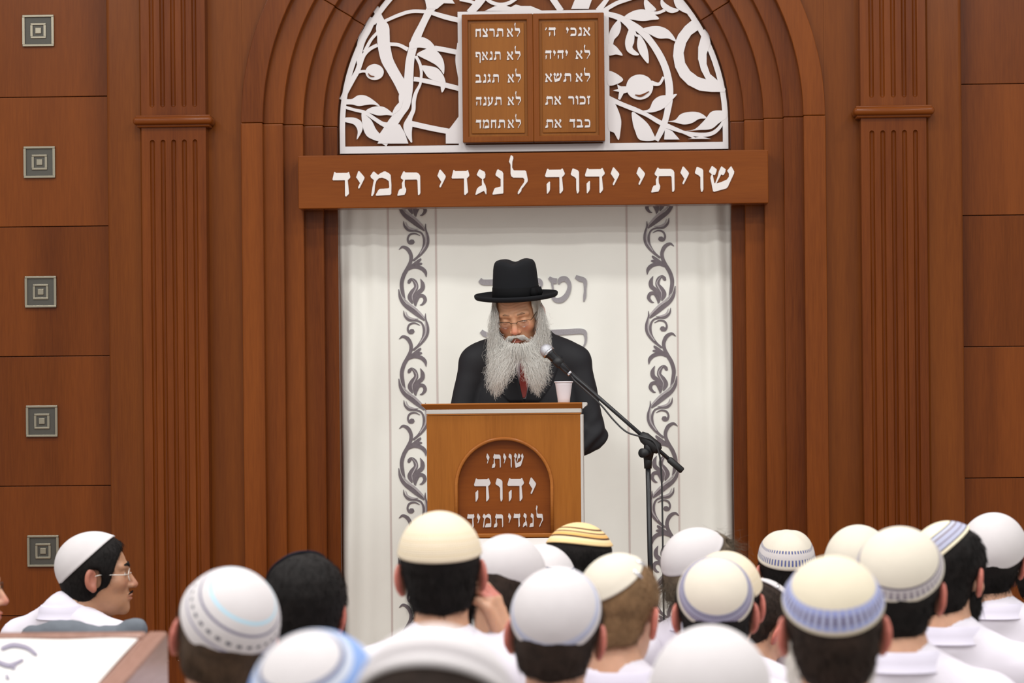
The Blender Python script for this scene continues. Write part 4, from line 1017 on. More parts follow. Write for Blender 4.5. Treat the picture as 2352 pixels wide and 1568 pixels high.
    V3, Q3 = surface(tr_, np.arange(-.34, .34, .025), np.arange(-.34, .72, .025), np.arange(-.03, .75, .025))
    o = mesh_obj('trousers', V3, Q3, M['trouser'], None, True); o.parent = root
    if par.get('eyes'):
        lc = lambda p: Hc+R@np.array(p, float)
        for sgn in (-1, 1):
            e = MB(); c_ = lc((sgn*.032, .0755, -.0112)); ax_ = R@np.array([0, 1.0, 0])
            e.tube([c_+ax_*(.0118*math.sin(q)) for q in np.linspace(-1.5, 1.5, 9)], [.0118*math.cos(q) for q in np.linspace(-1.5, 1.5, 9)], 16); eo = e.build('eyeball', M['eye'], None, True); eo.parent = root
            e = MB(); e.tube([c_+ax_*.0104, c_+ax_*.0116, c_+ax_*.0121], [.0056, .0052, .001], 14); io = e.build('iris', M['iris'], None, True); io.parent = eo
        def br(P):
            q = (P-Hc)@R; q[:, 0] = np.abs(q[:, 0]); return smin(cap(q, (.013, .0975, .013), (.031, .093, .020), .0038, .0042), cap(q, (.031, .093, .020), (.049, .075, .013), .0042, .002), .004)+.0008*noise3(q, 500, 8)
        bc_ = lc((0, .09, .015)); V5, Q5 = surface(br, *[np.arange(bc_[i]-.07, bc_[i]+.07, .0022) for i in range(3)]); o = mesh_obj('eyebrows', V5, Q5, M[hair], None, True); o.parent = root
        def mo(P):
            q = (P-Hc)@R; q[:, 0] = np.abs(q[:, 0]); return cap(q, (.004, .1045, -.0655), (.026, .094, -.0715), .0030, .0022)+.001*noise3(q, 500, 9)
        bc_ = lc((0, .1, -.068)); V5, Q5 = surface(mo, *[np.arange(bc_[i]-.045, bc_[i]+.045, .0018) for i in range(3)]); o = mesh_obj('moustache', V5, Q5, M[hair], None, True); o.parent = root
    if glasses:
        gm = MB(); P_ = lambda a, b, c: Hc+R@np.array([a, b, c])
        for sgn in (-1, 1):
            ring = [(sgn*.033+.024*math.cos(q)*1.05, .099-.004*abs(math.cos(q)), -.014+.017*math.sin(q)) for q in np.linspace(0, 2*math.pi, 25)]
            gm.tube([P_(*r_) for r_ in ring], .0012, 6)
            gm.tube([P_(sgn*.058, .096, -.010), P_(sgn*.074, .080, -.010), P_(sgn*.083, .01, -.006), P_(sgn*.084, -.012, -.012), P_(sgn*.083, -.022, -.035)], .0014, 6)
        gm.tube([P_(-.010, .1, -.010), P_(0, .103, -.008), P_(.010, .1, -.010)], .0012, 6)
        o = gm.build('spectacles', M[glasses], None, True); o.parent = root
    return root, Hc, R, B
# ------------------------------------------------------------------ the listeners, front rows first
K = {}
CR, WH, IV = lin(220, 206, 182), lin(208, 203, 204), lin(216, 208, 193)
K['white'] = kmat('white_knit', WH); K['ivory'] = kmat('ivory_knit', IV)
K['cream'] = kmat('cream_knit', CR, ((.60, .62, lin(218, 202, 172), 0), (.70, .72, lin(214, 198, 168), 0), (.80, .82, lin(222, 206, 176), 0), (.9, .92, lin(216, 200, 170), 0)), rings=34)
K['dots'] = kmat('white_knit_dots', WH, ((.43, .465, lin(176, 214, 232), 0), (.57, .60, lin(120, 116, 138), 0), (.70, .735, lin(70, 70, 84), 30), (.80, .83, lin(150, 146, 166), 0)))
K['lav'] = kmat('white_knit_lavender_band', WH, ((.80, .88, lin(186, 190, 210), 0), (.88, .91, lin(150, 156, 182), 0)))
K['stripe'] = kmat('tan_striped_knit', lin(236, 204, 150), ((.5, .56, lin(92, 62, 44), 0), (.64, .68, lin(110, 74, 50), 0), (.70, .78, lin(226, 174, 104), 0), (.78, .83, lin(84, 56, 42), 0), (.83, .9, lin(240, 216, 170), 0)))
K['purple'] = kmat('ivory_knit_purple_band', IV, ((.70, .78, lin(150, 150, 172), 0), (.735, .765, lin(96, 80, 104), 110), (.78, .90, lin(160, 158, 180), 0), (.84, .88, lin(98, 76, 96), 110), (.9, .93, lin(130, 120, 140), 0)))
K['bluedash'] = kmat('ivory_knit_blue_dashes', IV, ((.62, .68, lin(60, 74, 140), 60), (.68, .80, lin(206, 200, 200), 0), (.80, .92, lin(84, 94, 150), 60)), rings=40)
K['blue'] = kmat('cream_knit_blue_band', lin(216, 206, 184), ((.68, .95, lin(172, 176, 206), 0), (.68, .76, lin(140, 150, 206), 44), (.76, .88, lin(104, 98, 128), 44), (.88, .94, lin(140, 150, 200), 44)))
K['grey'] = kmat('ivory_knit_grey_band', IV, ((.76, .79, lin(96, 88, 104), 0), (.79, .94, lin(196, 190, 192), 0), (.82, .90, lin(150, 140, 150), 46), (.90, .93, lin(110, 104, 116), 46)))
K['multi'] = kmat('cream_knit_many_bands', lin(234, 223, 196), ((.60, .625, lin(60, 56, 60), 0), (.625, .70, lin(178, 180, 196), 0), (.70, .73, lin(120, 104, 108), 0), (.73, .82, lin(168, 170, 192), 0), (.82, .84, lin(110, 96, 106), 0), (.84, .92, lin(170, 172, 194), 0), (.92, .945, lin(56, 54, 60), 0)))
K['bluerim'] = kmat('white_knit_blue_rim', WH, ((.42, .47, lin(104, 112, 144), 0), (.47, .56, lin(196, 202, 216), 0), (.56, .80, lin(132, 160, 212), 0), (.80, .9, lin(196, 204, 222), 0)))
K['greyrim'] = kmat('white_knit_grey_rim', WH, ((.80, .90, lin(170, 164, 166), 0),))
K['darkrim'] = kmat('white_knit_dark_rim', WH, ((.90, .95, lin(50, 60, 90), 0),))
K['dark'] = kmat('navy_velvet', lin(24, 26, 40))
K['bands'] = kmat('white_knit_thin_bands', WH, ((.70, .73, lin(70, 70, 80), 0), (.78, .82, lin(190, 190, 196), 0), (.84, .87, lin(90, 90, 100), 0)))
def kp(m, back, side, th, **k): return dict(mat=K[m], back=back, side=side, thmax=th, **k)

person('blurred near man in white skullcap with grey rim, dark hair, lowest at front centre', 1000, 1686, 2150, pitch=12, hair='hair_dark', kip=kp('greyrim', -22, 4, 88), res=.008)
person('near man in white skullcap with blue rim, blurred at the bottom edge', 732, 1650, 1780, yaw=-8, hair='hair_dark', kip=kp('bluerim', 40, -6, 76), res=.008)
person('near man in plain white skullcap, blurred below the purple-banded cap', 1632, 1615, 1560, yaw=-4, hair='hair_dark', kip=kp('white', 34, -6, 80), res=.008)
person('brown-haired man in white skullcap with black dots and pale blue ring', 520, 1453, 1270, yaw=8, roll=12, pitch=2, hair='hair_brown', t=.014, kip=kp('dots', 43, 18, 85, bulge=.002), style=dict(front=.01))
person('black-haired man with thin dark cap behind the dotted skullcap', 700, 1390, 1010, roll=4, hair='hair_black', t=.020, kip=kp('dark', -30, -28, 44), style=dict(nape=-.13), dy=.0)
person('man in white skullcap with lavender band in front of the fair-haired man', 1280, 1440, 1200, yaw=-6, roll=4, hair='hair_dark', kip=kp('lav', 55, -3, 70))
person('white-bearded man in cream skullcap with wide blue dashed band', 1912, 1429, 1330, yaw=2, hair='hair_dark', kip=kp('blue', 34, -4, 73), beard=('beard_white', .012), style=dict(nape=-.125))
person('man in tall cream striped skullcap holding a hand to his ear', 1012, 1302, 1080, yaw=2, roll=-3, hair='hair_black', kip=kp('cream', 10, 2, 82, bulge=.004), beard=('hair_black', .006), res=.005,
       par=dict(arms=[[(-.175, 0, -.035), (-.24, .06, -.31), (-.13, .27, -.40)], [(.175, 0, -.035), (.25, .17, -.20), (.135, .05, .055)]], curl=(.35, .75), handdir=[np.array([.1, .3, 0]), np.array([-.22, -.06, .6])], handup=(None, np.array([1.0, -.5, .4])), hres=.004))
person('man bowing in plain white skullcap right of the tall cream cap', 1164, 1340, 950, yaw=-15, pitch=28, roll=12, hair='hair_dark', kip=kp('white', 48, 10, 80))
person('dark-haired man in white skullcap with dark blue edge below lectern', 1247, 1350, 860, pitch=8, hair='hair_dark', kip=kp('darkrim', 14, 6, 66))
person('black-haired man in tan cap striped with brown, below lectern corner', 1332, 1297, 800, yaw=-38, pitch=10, roll=4, hair='hair_black', t=.016, style=dict(len=.03, lift=.6, wave=.3), kip=kp('stripe', 6, -4, 68, clip=[(64, 200)]))
person('fair crop-haired man in small ivory skullcap with silver clips', 1424, 1392, 1090, yaw=-22, roll=8, hair='hair_blond', t=.006, kip=kp('ivory', 30, -28, 60, bulge=.004, clip=[(56, 10), (58, -20)]), style=dict(nape=-.085, len=.007, lift=.6))
person('man in white knitted skullcap with curly grey hair by the curtain edge', 1608, 1306, 800, yaw=-55, pitch=4, roll=0, hair='hair_grey', t=.014, kip=kp('white', 40, 6, 72), style=dict(puff=.016, front=.02, len=.045, lift=1.1, wave=.6, strands=2600), glasses='specs')
person('man in ivory skullcap with purple double band, ears showing both sides', 1642, 1396, 1020, yaw=0, hair='hair_black', kip=kp('purple', 56, 0, 67), style=dict(nape=-.11))
person('man mostly hidden behind the purple-banded skullcap, yellowish cap', 1667, 1374, 945, yaw=-8, hair='hair_black', kip=kp('cream', 22, 6, 78))
person('head-bowed man in small white skullcap with clip, pink ear and white shirt', 1746, 1428, 870, yaw=-40, pitch=35, roll=10, hair='hair_dark', t=.006, kip=kp('white', 2, -8, 52, clip=[(46, -40)]), style=dict(nape=-.09))
person('dark-haired man in ivory skullcap with fine blue dashes before the wood wall', 1806, 1305, 745, yaw=4, hair='hair_black', t=.010, kip=kp('bluedash', 18, 0, 82, lump=.003, bulge=.006), style=dict(nape=-.11))
person('man in plain white skullcap half hidden behind the grey-banded cap', 1972, 1304, 860, yaw=-10, hair='hair_black', kip=kp('ivory', 38, -6, 78))
person('man in broad ivory skullcap with grey dashed band and black hair', 2066, 1341, 1130, yaw=-12, roll=4, hair='hair_black', t=.013, kip=kp('grey', 44, 2, 73), style=dict(nape=-.13))
person('bearded man in cream skullcap with many thin grey bands', 2180, 1308, 960, yaw=-30, roll=4, pitch=4, hair='hair_black', t=.012, kip=kp('multi', 22, -42, 72), beard=('hair_black', .008), style=dict(nape=-.115))
person('man in smooth white skullcap and white shirt near the right edge', 2280, 1274, 825, yaw=-14, roll=8, hair='hair_black', t=.014, kip=kp('white', 42, 4, 76), style=dict(nape=-.12, len=.028, lift=.5, wave=.3))
person('black-haired man in white skullcap with thin grey bands at right edge', 2392, 1306, 720, yaw=-10, hair='hair_black', t=.014, kip=kp('bands', 30, -4, 80), shirt='suit')
person('young man in profile with white knitted skullcap and rimless glasses at left', 222, 1312, 760, yaw=-80, pitch=-2, roll=0, hair='hair_black', t=.017, kip=kp('white', 40, -8, 78), style=dict(front=.020, nape=-.105), glasses='specs_light', skinm='skin_tan', par=dict(eyes=1), res=.0036, tyaw=-25, dx=-.085, drop=.175, back_tilt=0)
person('man with dark glasses cut off by the left edge', -90, 1342, 900, yaw=-88, tyaw=-12, pitch=0, hair='hair_dark', t=.008, kip=kp('white', 40, 0, 70), glasses='specs', style=dict(nape=-.09))
# ------------------------------------------------------------------ the speaker behind the lectern
def speaker():
    YS = -0.80
    Hw = U(1187, 715, YS); Sw = U(1206, 814, -0.64)
    O = np.array([Sw[0], Sw[1], STG]); Hc = Hw-O; Sc = Sw-O
    root = empty('person', tuple(O)); tag(root, 'bearded speaker in black hat and black suit reading behind the lectern', 'person')
    R = rz(rad(175))@rx(rad(-19))@ry(rad(5)); ty = math.pi; T = rz(ty)
    L = lambda px, py, Y: (U(px, py, Y)-O-Sc)@T
    arms = [[(.190, 0, -.035), L(1058, 985, -.66), L(1090, 1020, -.82)], [(-.190, 0, -.035), L(1358, 1000, -.66), L(1284, 1040, -.82)]]
    HS = 1.08; par = dict(hsc=HS, sw=.190, arms=[[np.array(p, float) for p in a] for a in arms], stand=True, floor=0.0, seat=.84, face=1)
    B = make_body(root, Hc, R, Sc, ty, par)
    xs = axis_grid(Hc[0], .105, .0030, -.45, .45, .03); ys = axis_grid(Hc[1], .135, .0030, -.45, .25, .03); zs = axis_grid(Hc[2]-.02, .16, .0030, -.03, Hc[2]+.16, .03)
    def sk(P):
        q = (P-Hc)@R; m = np.exp(-((q[:, 2]-.045)/.022)**4)*(q[:, 1] > .03)*np.clip((.062-np.abs(q[:, 0]))/.02, 0, 1)
        return B['skin'](P)+.0009*m*np.sin((q[:, 2]-.10*np.abs(q[:, 0])+.004*np.sin(q[:, 0]*60))*2*math.pi/.0105)
    V, Q = surface(sk, xs, ys, zs); hv, hf = [V], [list(q) for q in Q]; n = len(V)
    for a, sd in zip(B['armp'], (1, -1)):
        hV, hQ = hand_mesh(a[2], np.array([.25*sd, -.06, .03]), .5, sd, None, .005)
        hv.append(hV); hf += [[k+n for k in q] for q in hQ]; n += len(hV)
    body = mesh_obj('body', np.concatenate(hv), hf, M['skin_old'], None, True); body.parent = root; set_ruddy(body, Hc, R/HS)
    # side hair, moustache, eyebrows
    st_ = dict(front=.022, nape=-.10, sides=1)
    hV, hQ = surface(lambda P: HS*hair_sdf((P-Hc)@R/HS, .014, st_), *[np.arange(Hc[i]-.15, Hc[i]+.15, .0045) for i in range(3)])
    o = mesh_obj('hair', hV, hQ, M['hair_white'], None, True); o.parent = root
    loc = lambda p: Hc+R@np.array(p, float)*HS
    P1 = lambda P: (P-Hc)@R/HS
    def mou(P):
        q = P1(P); X = q.copy(); X[:, 0] = np.abs(X[:, 0])
        d = smin(cap(X, (.003, .1095, -.0625), (.024, .103, -.066), .0060, .0062), cap(X, (.024, .103, -.066), (.044, .088, -.084), .0062, .0032), .006)
        return d+.0012*noise3(q*np.array([1, 1, .3]), 420, 4)
    c = loc((0, .1, -.07)); hV, hQ = surface(mou, *[np.arange(c[i]-.06, c[i]+.06, .0022) for i in range(3)])
    o = mesh_obj('moustache', hV, hQ, M['hair_white'], None, True); o.parent = root
    mm = MB(); rq = np.random.default_rng(5)
    for i in range(360):
        sd = rq.choice((-1, 1)); t0 = rq.uniform(0, 1); x0 = .003+.026*t0
        a = np.array([sd*x0, .1145-.10*x0*t0*2, -.0595-.05*x0+rq.normal(0, .0015)]); L_ = rq.uniform(.010, .022)
        pts = [loc(a+np.array([sd*L_*.75*t, -L_*.25*t*t+.0015*math.sin(3*t), -L_*.75*t*t-.003*t])) for t in np.linspace(0, 1, 6)]
        mm.tube(pts, [.0005*(1-.5*t) for t in np.linspace(0, 1, 6)], 3, caps=False)
    ms = mesh_obj('moustache_strands', mm.v, mm.f, M['beard'], None, True); ms.parent = o
    def brow(P):
        q = P1(P); X = q.copy(); X[:, 0] = np.abs(X[:, 0]); return smin(cap(X, (.014, .0985, .015), (.032, .093, .018), .0018, .0022), cap(X, (.032, .093, .018), (.047, .078, .011), .0022, .0014), .004)+.0010*noise3(q, 500, 8)
    c = loc((0, .09, .015)); hV, hQ = surface(brow, *[np.arange(c[i]-.06, c[i]+.06, .0018) for i in range(3)])
    o = mesh_obj('eyebrows', hV, hQ, M['brow'], None, True); o.parent = root
    # spectacles worn low
    gm = MB()
    for s in (-1, 1):
        gm.tube([loc(p) for p in ((s*.0105, .110, -.016), (s*.0115, .1095, -.010), (s*.016, .109, -.0065), (s*.034, .106, -.0050), (s*.054, .099, -.0065), (s*.060, .096, -.009))], .0011, 6)
        gm.tube([loc(p) for p in ((s*.060, .096, -.009), (s*.067, .089, -.004), (s*.075, .06, .003), (s*.082, .01, .006), (s*.084, -.012, -.003), (s*.083, -.022, -.03))], .0013, 6)
    gm.tube([loc(p) for p in ((-.0105, .1105, -.011), (0, .113, -.0095), (.0105, .1105, -.011))], .0012, 6)
    go = gm.build('spectacles', M['specs'], None, True); go.parent = root
    for s in (-1, 1):
        pts = [(s*(.0335+.0205*math.cos(a)*(1 if math.sin(a) > -.2 else .93)), .1065-.0048*abs(math.cos(a)), -.0175+(.0125 if math.sin(a) > 0 else .0125)*math.sin(a)) for a in np.linspace(0, 2*math.pi, 28)[:-1]]
        v = [loc(p) for p in pts]+[loc((p[0], p[1]-.0012, p[2])) for p in pts]; m = len(pts)
        f = [tuple(range(m)), tuple(range(2*m-1, m-1, -1))]+[(i, i+m, (i+1) % m+m, (i+1) % m) for i in range(m)]
        lo = mesh_obj('lens', v, f, M['lens'], None); lo.parent = go
    # hat
    hat = empty('hat'); hat.parent = root
    RH = rz(rad(178))@rx(rad(-7.5))@ry(rad(1.8)); HC = Hc+np.array([-.002, .004, .054])
    hl = lambda x, y, z: HC+RH@np.array([x, y, z])
    ax, ay = .0925, .106; nu = 72
    prof = [(1.0, -.004), (1.0, .012), (.985, .03), (.965, .055), (.94, .085), (.915, .112), (.885, .128), (.84, .139), (.76, .1465), (.62, .150), (.42, .151), (.2, .151), (.02, .151)]
    v, f = [], []
    for s_, z in prof:
        for i in range(nu):
            a = 2*math.pi*i/nu; x, y = ax*s_*math.cos(a), ay*s_*math.sin(a)
            wgt = min(1, max(0, (.93-s_)/.16)); top = z
            if z > .1: top -= (.0155*math.exp(-(x/.024)**2)*wgt*(1 if y > 0 else .9)) + .008*max(0, (.3-s_)/.3)*wgt
            pin = 1-.05*math.exp(-((a-math.pi/2-.55)/.35)**2)*min(1, max(0, (z-.06)/.06))-.05*math.exp(-((a-math.pi/2+.55)/.35)**2)*min(1, max(0, (z-.06)/.06))
            v.append(hl(x, y*pin, top))
    for j in range(len(prof)-1):
        for i in range(nu): f.append((j*nu+i, j*nu+(i+1) % nu, (j+1)*nu+(i+1) % nu, (j+1)*nu+i))
    f.append(tuple((len(prof)-1)*nu+i for i in range(nu)))
    o = mesh_obj('crown', v, f, M['felt'], None, True); o.parent = hat
    bp = [(.0, .001), (.25, .0005), (.55, .001), (.78, .004), (.90, .0095), (.965, .0165), (.995, .0185), (1.03, .0165), (1.045, .010), (1.02, .002), (.95, -.0035), (.8, -.0055), (.55, -.006), (.25, -.0055), (-.06, -.005)]
    v, f = [], []
    for w_, z in bp:
        for i in range(nu):
            a = 2*math.pi*i/nu; rx_, ry_ = ax+(.161-ax)*w_, ay+(.174-ay)*w_
            k = abs(math.cos(a)); v.append(hl(rx_*math.cos(a), ry_*math.sin(a), z*.85+.003*k*k*max(0, w_)))
    m = len(bp)
    for j in range(m-1):
        for i in range(nu): f.append((j*nu+i, (j+1)*nu+i, (j+1)*nu+(i+1) % nu, j*nu+(i+1) % nu))
    o = mesh_obj('brim', v, f, M['felt'], None, True); o.parent = hat
    v, f = [], []; bprof = [(1.0, .001), (1.022, .002), (1.008, .022), (.988, .044), (.972, .045), (.96, .043)]
    for s_, z in bprof:
        for i in range(nu):
            a = 2*math.pi*i/nu; v.append(hl(ax*s_*math.cos(a), ay*s_*math.sin(a), z))
    for j in range(len(bprof)-1):
        for i in range(nu): f.append((j*nu+i, j*nu+(i+1) % nu, (j+1)*nu+(i+1) % nu, (j+1)*nu+i))
    o = mesh_obj('hat_band', v, f, M['ribbon'], None, True); o.parent = hat
    bw = MB(); a0 = rad(150)
    for da, r_ in ((-.20, .016), (-.08, .012), (.06, .014), (.17, .017)):
        a = a0+da; x, y = ax*1.04*math.cos(a), ay*1.04*math.sin(a); bw.tube([hl(x, y, .006), hl(x*1.02, y*1.02, .022), hl(x, y, .042)], [r_*.6, r_, r_*.6], 12)
    o = bw.build('bow', M['ribbon'], None, True); o.parent = hat
    # suit jacket
    def jk(P):
        d = smin(B['trunk'](P, .018), B['arms'](P, .016), .014)
        q = (P-Sc)@T
        d = smin(d, smin(cap(q, (0, -.03, .045), (.15, -.005, -.005), .062, .056), cap(q, (0, -.03, .045), (-.15, -.005, -.005), .062, .056), .03), .03)
        ringd = np.sqrt((np.sqrt((q[:, 0]*.95)**2+(q[:, 1]+.005)**2)-.082)**2+((q[:, 2]-.075+q[:, 1]*.35)*.7)**2)-.016
        d = smin(d, ringd, .018)
        d = smax(d, .38+Sc[2]*0-P[:, 2], .02)
        e = .5+.5*np.tanh((np.abs(q[:, 0])-.17)/.03); low = np.clip((-.22-q[:, 2])/.1, 0, 1)
        return d+.006*e*low*np.sin(q[:, 2]*95+q[:, 1]*60+q[:, 0]*50)*.8+.0028*noise3(q*np.array([1, 1, .6]), 30, 77)+.0012*noise3(q, 75, 78)
    JV, JQ = surface(jk, np.arange(-.34, .34, .008), np.arange(-.28, .24, .008), np.arange(.36, Sc[2]+.17, .008))
    jo = mesh_obj('jacket', JV, JQ, M['suit'], None, True); jo.parent = root
    def front(px, py, off):
        p0 = U(px, py, -1.05)-O; d = np.array([0, 1.0, 0]); t = 0.0
        for _ in range(60):
            s = float(jk((p0+d*t)[None])[0])
            if s < .0005: break
            t += max(.0008, s*.7)
        return p0+d*(t-off)
    def patch(name, rows, off, mat, th=.004):
        """rows of (xl,xr,y) pixels laid on the jacket front"""
        mb = MB(); C = catmull(rows, 4); nn = 7; v = []
        for xl, xr, y in C:
            for k in range(nn): v.append(front(xl+(xr-xl)*k/(nn-1), y, off))
        m = len(C); f = [(j*nn+i, (j+1)*nn+i, (j+1)*nn+i+1, j*nn+i+1) for j in range(m-1) for i in range(nn-1)]
        o = mesh_obj(name, v, f, mat, None, True); o.parent = jo
        s = o.modifiers.new('thickness', 'SOLIDIFY'); s.thickness = th; s.offset = 0
        return o
    patch('shirt_front', [(1166, 1232, 815), (1172, 1226, 850), (1182, 1216, 885), (1192, 1206, 915)], .001, M['shirt'], .002)
    patch('necktie', [(1190, 1206, 822), (1189, 1206, 850), (1188, 1207, 880), (1192, 1204, 905), (1196, 1200, 913)], .005, M['tie'], .004)
    patch('lapel', [(1112, 1172, 812), (1118, 1180, 850), (1130, 1189, 885), (1166, 1199, 925)], .006, M['suit'], .004)
    patch('lapel', [(1228, 1289, 812), (1220, 1276, 850), (1210, 1262, 885), (1201, 1232, 925)], .006, M['suit'], .004)
    def tr_(P): return smin(B['legs'](P, .012), ell((P-Sc)@T, (0, 0, .86-Sc[2]), (.17, .12, .16)), .05)
    V3, Q3 = surface(tr_, np.arange(-.3, .3, .022), np.arange(-.3, .3, .022), np.arange(-.03, 1.02, .022))
    o = mesh_obj('trousers', V3, Q3, M['suit'], None, True); o.parent = root
    # beard: an under layer and many fine strands
    yb = lambda px, py: YS-.055-.050*max(0, 1-((px-1190)/88)**2)-.035*max(0, min(1, (py-800)/80))
    blobs = [((1190, 806), .022, (.062, .036, .034)), ((1160, 832), .018, (.026, .024, .032)), ((1222, 828), .018, (.025, .024, .030)),
             ((1138, 762), .036, (.013, .028, .056)), ((1246, 758), .036, (.014, .028, .056))]
    bl = [(U(px, py, yb(px, py)+dy+.010)-O, r) for (px, py), dy, r in blobs]
    def bcore(P):
        d = None
        for c, r in bl:
            e = ell(P, c, r); d = e if d is None else smin(d, e, .022)
        q = P1(P); mo = np.maximum(np.sqrt((q[:, 0]/1.15)**2+(q[:, 2]+.070)**2)-.030, .0-q[:, 1])
        fa = ell(q, (0, .07, -.02), (.058, .08, .062)); d = smax(d, -fa, .012); d = smax(d, -mo, .01)
        return d+.004*noise3(P*np.array([1, 1, .35]), 190, 21)+.002*noise3(P, 420, 22)
    bc = bl[0][0]; V4, Q4 = surface(bcore, np.arange(bc[0]-.15, bc[0]+.15, .004), np.arange(bc[1]-.10, bc[1]+.12, .004), np.arange(bc[2]-.20, bc[2]+.15, .004))
    bo = mesh_obj('beard', V4, Q4, M['beard_core'], None, True); bo.parent = root
    rg = np.random.default_rng(11)
    rootline = np.array(catmull([(1133, 706), (1134, 738), (1143, 768), (1158, 786), (1175, 793), (1190, 796), (1206, 793), (1222, 783), (1236, 764), (1245, 736), (1246, 706)], 12)); mb = MB()
    def strand(rt, en, edge, amp, fr, r0, lift=0.0, npt=15):
        ph1, ph2 = rg.uniform(0, 6.28, 2); bulge = rg.uniform(-.004, .024)
        d = en-rt; side_ = np.array([d[1], -d[0]])/(np.hypot(*d)+1e-6); al = d/(np.hypot(*d)+1e-6); pts = []; bow_ = rg.normal(0, 4)
        for t in np.linspace(0, 1, npt):
            wv = amp*t**1.3
            p = rt+d*np.array([t**.8 if abs(d[0]) > 12 else t, t])+side_*(wv*math.sin(ph1+fr*6.28*t)+bow_*math.sin(math.pi*t))+al*(wv*.7*math.cos(ph1+fr*6.28*t))
            Y = yb(p[0], p[1])-bulge*math.sin(math.pi*min(1, t*.9+.05))+.004*math.sin(ph2+fr*6.28*t)*t+.030*edge*(1-t)-lift
            pts.append(U(p[0], p[1], Y)-O)
        mb.tube(pts, [r0*(1-.5*t) for t in np.linspace(0, 1, npt)], 3, caps=False)
    for i in range(3500):
        s = rg.uniform(0, 1); k = s*(len(rootline)-1); a = int(k); b = min(a+1, len(rootline)-1); rt = rootline[a]*(1-(k-a))+rootline[b]*(k-a)
        rt = rt+rg.normal(0, 1, 2)*np.array([2.2, 3.0]); edge = abs(s-.5)*2
        inner = rg.uniform() < .5 and edge < .58
        if inner: rt = rt+np.array([rg.normal(0, 12), abs(rg.normal(0, 20))])
        left = rt[0] < 1191+rg.normal(0, 7)
        if edge > .60 and not inner:
            out = -1 if left else 1
            en = np.array([rt[0]+rg.uniform(-12, 9) if out < 0 else rt[0]+rg.uniform(-8, 20), rt[1]+rg.uniform(40, 112)])
        else:
            if left: ex = rg.uniform(1116, 1188) if rg.uniform() < .55 else rg.normal(1138, 13)
            else: ex = rg.uniform(1202, 1268) if rg.uniform() < .55 else rg.normal(1236, 11)
            cx0 = 1138 if left else 1236
            ey = (920 if left else 914)-abs(ex-cx0)*(1.1 if (ex > cx0) == left else 1.3)-abs(rg.normal(0, 48))
            en = np.array([ex, max(ey, rt[1]+20)])
        strand(rt, en, edge, rg.uniform(.8, 9.0), rg.uniform(1.0, 4.2), rg.uniform(.00030, .00060))
    for i in range(520):        # short hair on the chin and under the lip
        rt = np.array([rg.normal(1190, 15), rg.uniform(787, 802)]); strand(rt, rt+np.array([(rt[0]-1190)*.35+rg.normal(0, 3), rg.uniform(16, 42)]), 0, rg.uniform(.2, 1.6), 1.5, rg.uniform(.0003, .0005), .006, 8)
    for i in range(420):        # wisps at the temples
        sd = rg.choice((-1, 1)); rt = np.array([1189+sd*rg.uniform(49, 57), rg.uniform(694, 740)]); strand(rt, rt+np.array([sd*rg.uniform(-4, 4), rg.uniform(24, 60)]), 1, rg.uniform(.4, 3), 1.5, rg.uniform(.0003, .0005), 0.0, 9)
    o = mesh_obj('beard_strands', mb.v, mb.f, M['beard'], None, True); o.parent = bo
speaker()
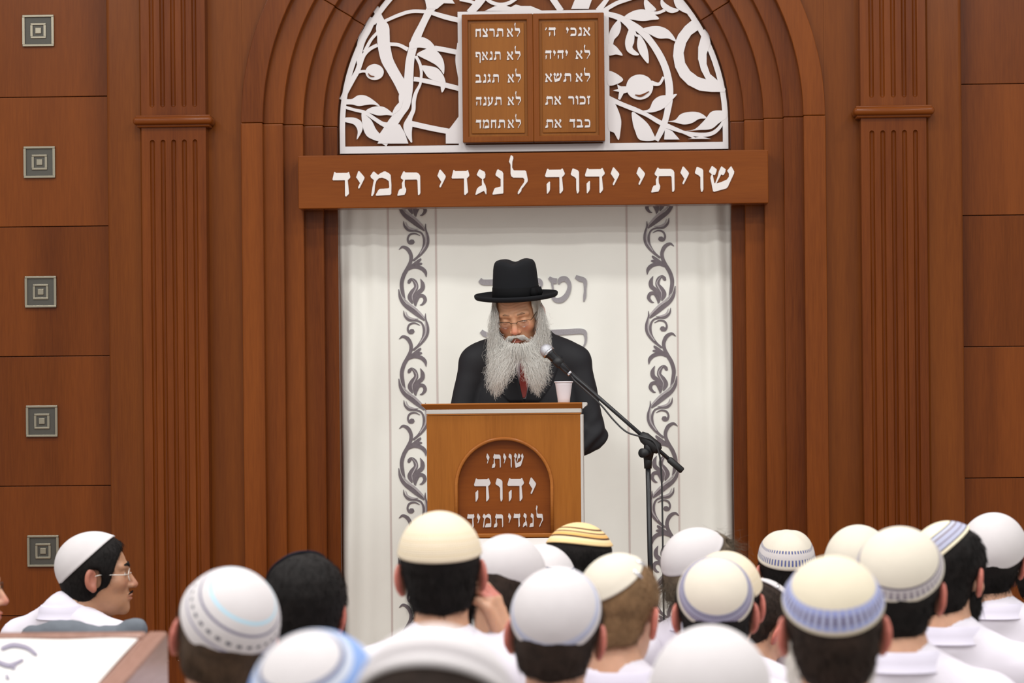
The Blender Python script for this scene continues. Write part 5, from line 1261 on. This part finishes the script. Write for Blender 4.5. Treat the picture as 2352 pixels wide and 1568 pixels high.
# ------------------------------------------------------------------ reading desk at the lower left, jacket on a chair
def desk():
    Yf = -5.80; P = U(330, 1465, Yf); xr = P[0]; zf = P[2]
    s = math.tan(rad(6.0)); Yn = Yf-.75; zn = zf-.75*s; xl = xr-1.0
    PZ = lambda y: zf+(y-Yf)*s
    root = empty('reading_desk', ((xl+xr)/2, (Yf+Yn)/2, 0)); tag(root, 'wooden reading desk with white embroidered cover in the lower left corner', 'desk')
    def slab(mb, x0, x1, y0, y1, d0, d1):
        v = [(x, y, PZ(y)+d) for x in (x0, x1) for y in (y0, y1) for d in (d0, d1)]
        mb.add(v, [(0, 1, 3, 2), (4, 6, 7, 5), (0, 4, 5, 1), (2, 3, 7, 6), (0, 2, 6, 4), (1, 5, 7, 3)]); return mb
    slab(MB(), xl, xr, Yn, Yf, -.03, -.004).build('desktop', M['desk'], root)
    for nm, a in (('side_rail', (xr, xr+.042, Yn-.02, Yf+.045, -.20, .006)), ('side_rail', (xl-.042, xl, Yn-.02, Yf+.045, -.20, .006)), ('back_rail', (xl, xr, Yf, Yf+.045, -.12, .006)), ('front_rail', (xl, xr, Yn-.02, Yn, -.12, .006))):
        o = slab(MB(), *a).build(nm, M['desk'], root); b = o.modifiers.new('bevel', 'BEVEL'); b.width = .008; b.segments = 3
    for x in (xl+.0, xr):
        for y in (Yn+.02, Yf): MB().box(x-.025, x+.025, y-.025, y+.025, 0, PZ(y)-.19).build('leg', M['desk'], root)
    nx, ny = 40, 30; v = []
    for j in range(ny+1):
        for i in range(nx+1):
            x = xl+.01+(xr-xl-.02)*i/nx; y = Yn+.01+(Yf-Yn-.018)*j/ny; v.append((x, y, PZ(y)+.001+.0012*math.sin(x*31+y*9)))
    f = [(j*(nx+1)+i, j*(nx+1)+i+1, (j+1)*(nx+1)+i+1, (j+1)*(nx+1)+i) for j in range(ny) for i in range(nx)]
    cov = mesh_obj('desk_cover', v, f, M['cloth'], None, True); tag(cov, 'white cloth cover with grey embroidered marks lying on the reading desk', 'cloth')
    so = cov.modifiers.new('thickness', 'SOLIDIFY'); so.thickness = .003; so.offset = -1
    thr = plain('grey_embroidery', lin(128, 122, 140), .6, noise=.2, nscale=200)
    def onp(px, py):
        d = _f + _r*(px - W/2)/F + _u*(HY - py)/F
        t = (zf+.0045-CAM[2]-s*(Yf-CAM[1]))/(d[2]-s*d[1]); return CAM+t*d
    for pts in ([(2,1490,9),(30,1481,11),(62,1487,10),(80,1500,9),(86,1504,4)], [(-6,1519,10),(20,1528,11),(38,1522,9),(54,1514,7)], [(28,1530,6),(34,1537,9)], [(14,1548,6),(19,1560,10)], [(-40,1545,8),(-14,1552,9)]):
        Lf, Rt = ribbon(pts); v = []
        for a, b in zip(Lf, Rt): v += [onp(*a), onp(*b)]
        f = [(2*i, 2*i+1, 2*i+3, 2*i+2) for i in range(len(Lf)-1)]
        o = mesh_obj('embroidered_letter', v, f, thr, None); o.parent = cov; q = o.modifiers.new('thickness', 'SOLIDIFY'); q.thickness = .0015
    # grey jacket hanging on a chair in front of the young man's back
    c = UZ(200, 1450, F/880); ch = empty('chair', (c[0], c[1]+.02, 0)); tag(ch, 'dark wooden chair under the grey jacket behind the young man in glasses', 'chair')
    zt = c[2]+.004; bx = lambda n_, a: MB().box(c[0]+a[0], c[0]+a[1], c[1]+a[2], c[1]+a[3], a[4], a[5], .006).build(n_, M['stage'], ch)
    bx('backrest', (-.17, .17, 0, .02, zt-.22, zt-.01)); 
    for x in (-.17, .14): bx('leg', (x, x+.03, 0, .03, 0, zt-.02)); bx('leg', (x, x+.03, .38, .41, 0, .43))
    bx('seat', (-.19, .19, 0, .42, .42, .455))
    def js(P):
        q = P-np.array([c[0], c[1], zt]); d = cap(q, (-.14, .0, -.02), (.10, .0, -.025), .035)
        d = smin(d, cap(q, (.115, .0, -.005), (.125, .0, .0), .034), .015); d = smin(d, cap(q, (-.09, .0, -.004), (-.02, 0, -.006), .028), .02)
        d = smin(d, cap(q*np.array([1, 1, 1]), (-.13, .0, -.08), (.11, 0, -.08), .038), .03); d = smin(d, cap(q, (-.12, .0, -.28), (.10, 0, -.28), .036), .10); d = smin(d, cap(q, (-.12, .0, -.18), (.10, 0, -.18), .036), .06)
        return d+.006*noise3(q, 48, 31)+.003*noise3(q, 110, 32)
    V, Q = surface(js, np.arange(c[0]-.22, c[0]+.2, .006), np.arange(c[1]-.07, c[1]+.07, .006), np.arange(zt-.36, zt+.06, .006))
    o = mesh_obj('jacket', V, Q, M['grey_cloth'], None, True); tag(o, 'crumpled grey jacket hung over a chair behind the young man in glasses', 'jacket')
desk()
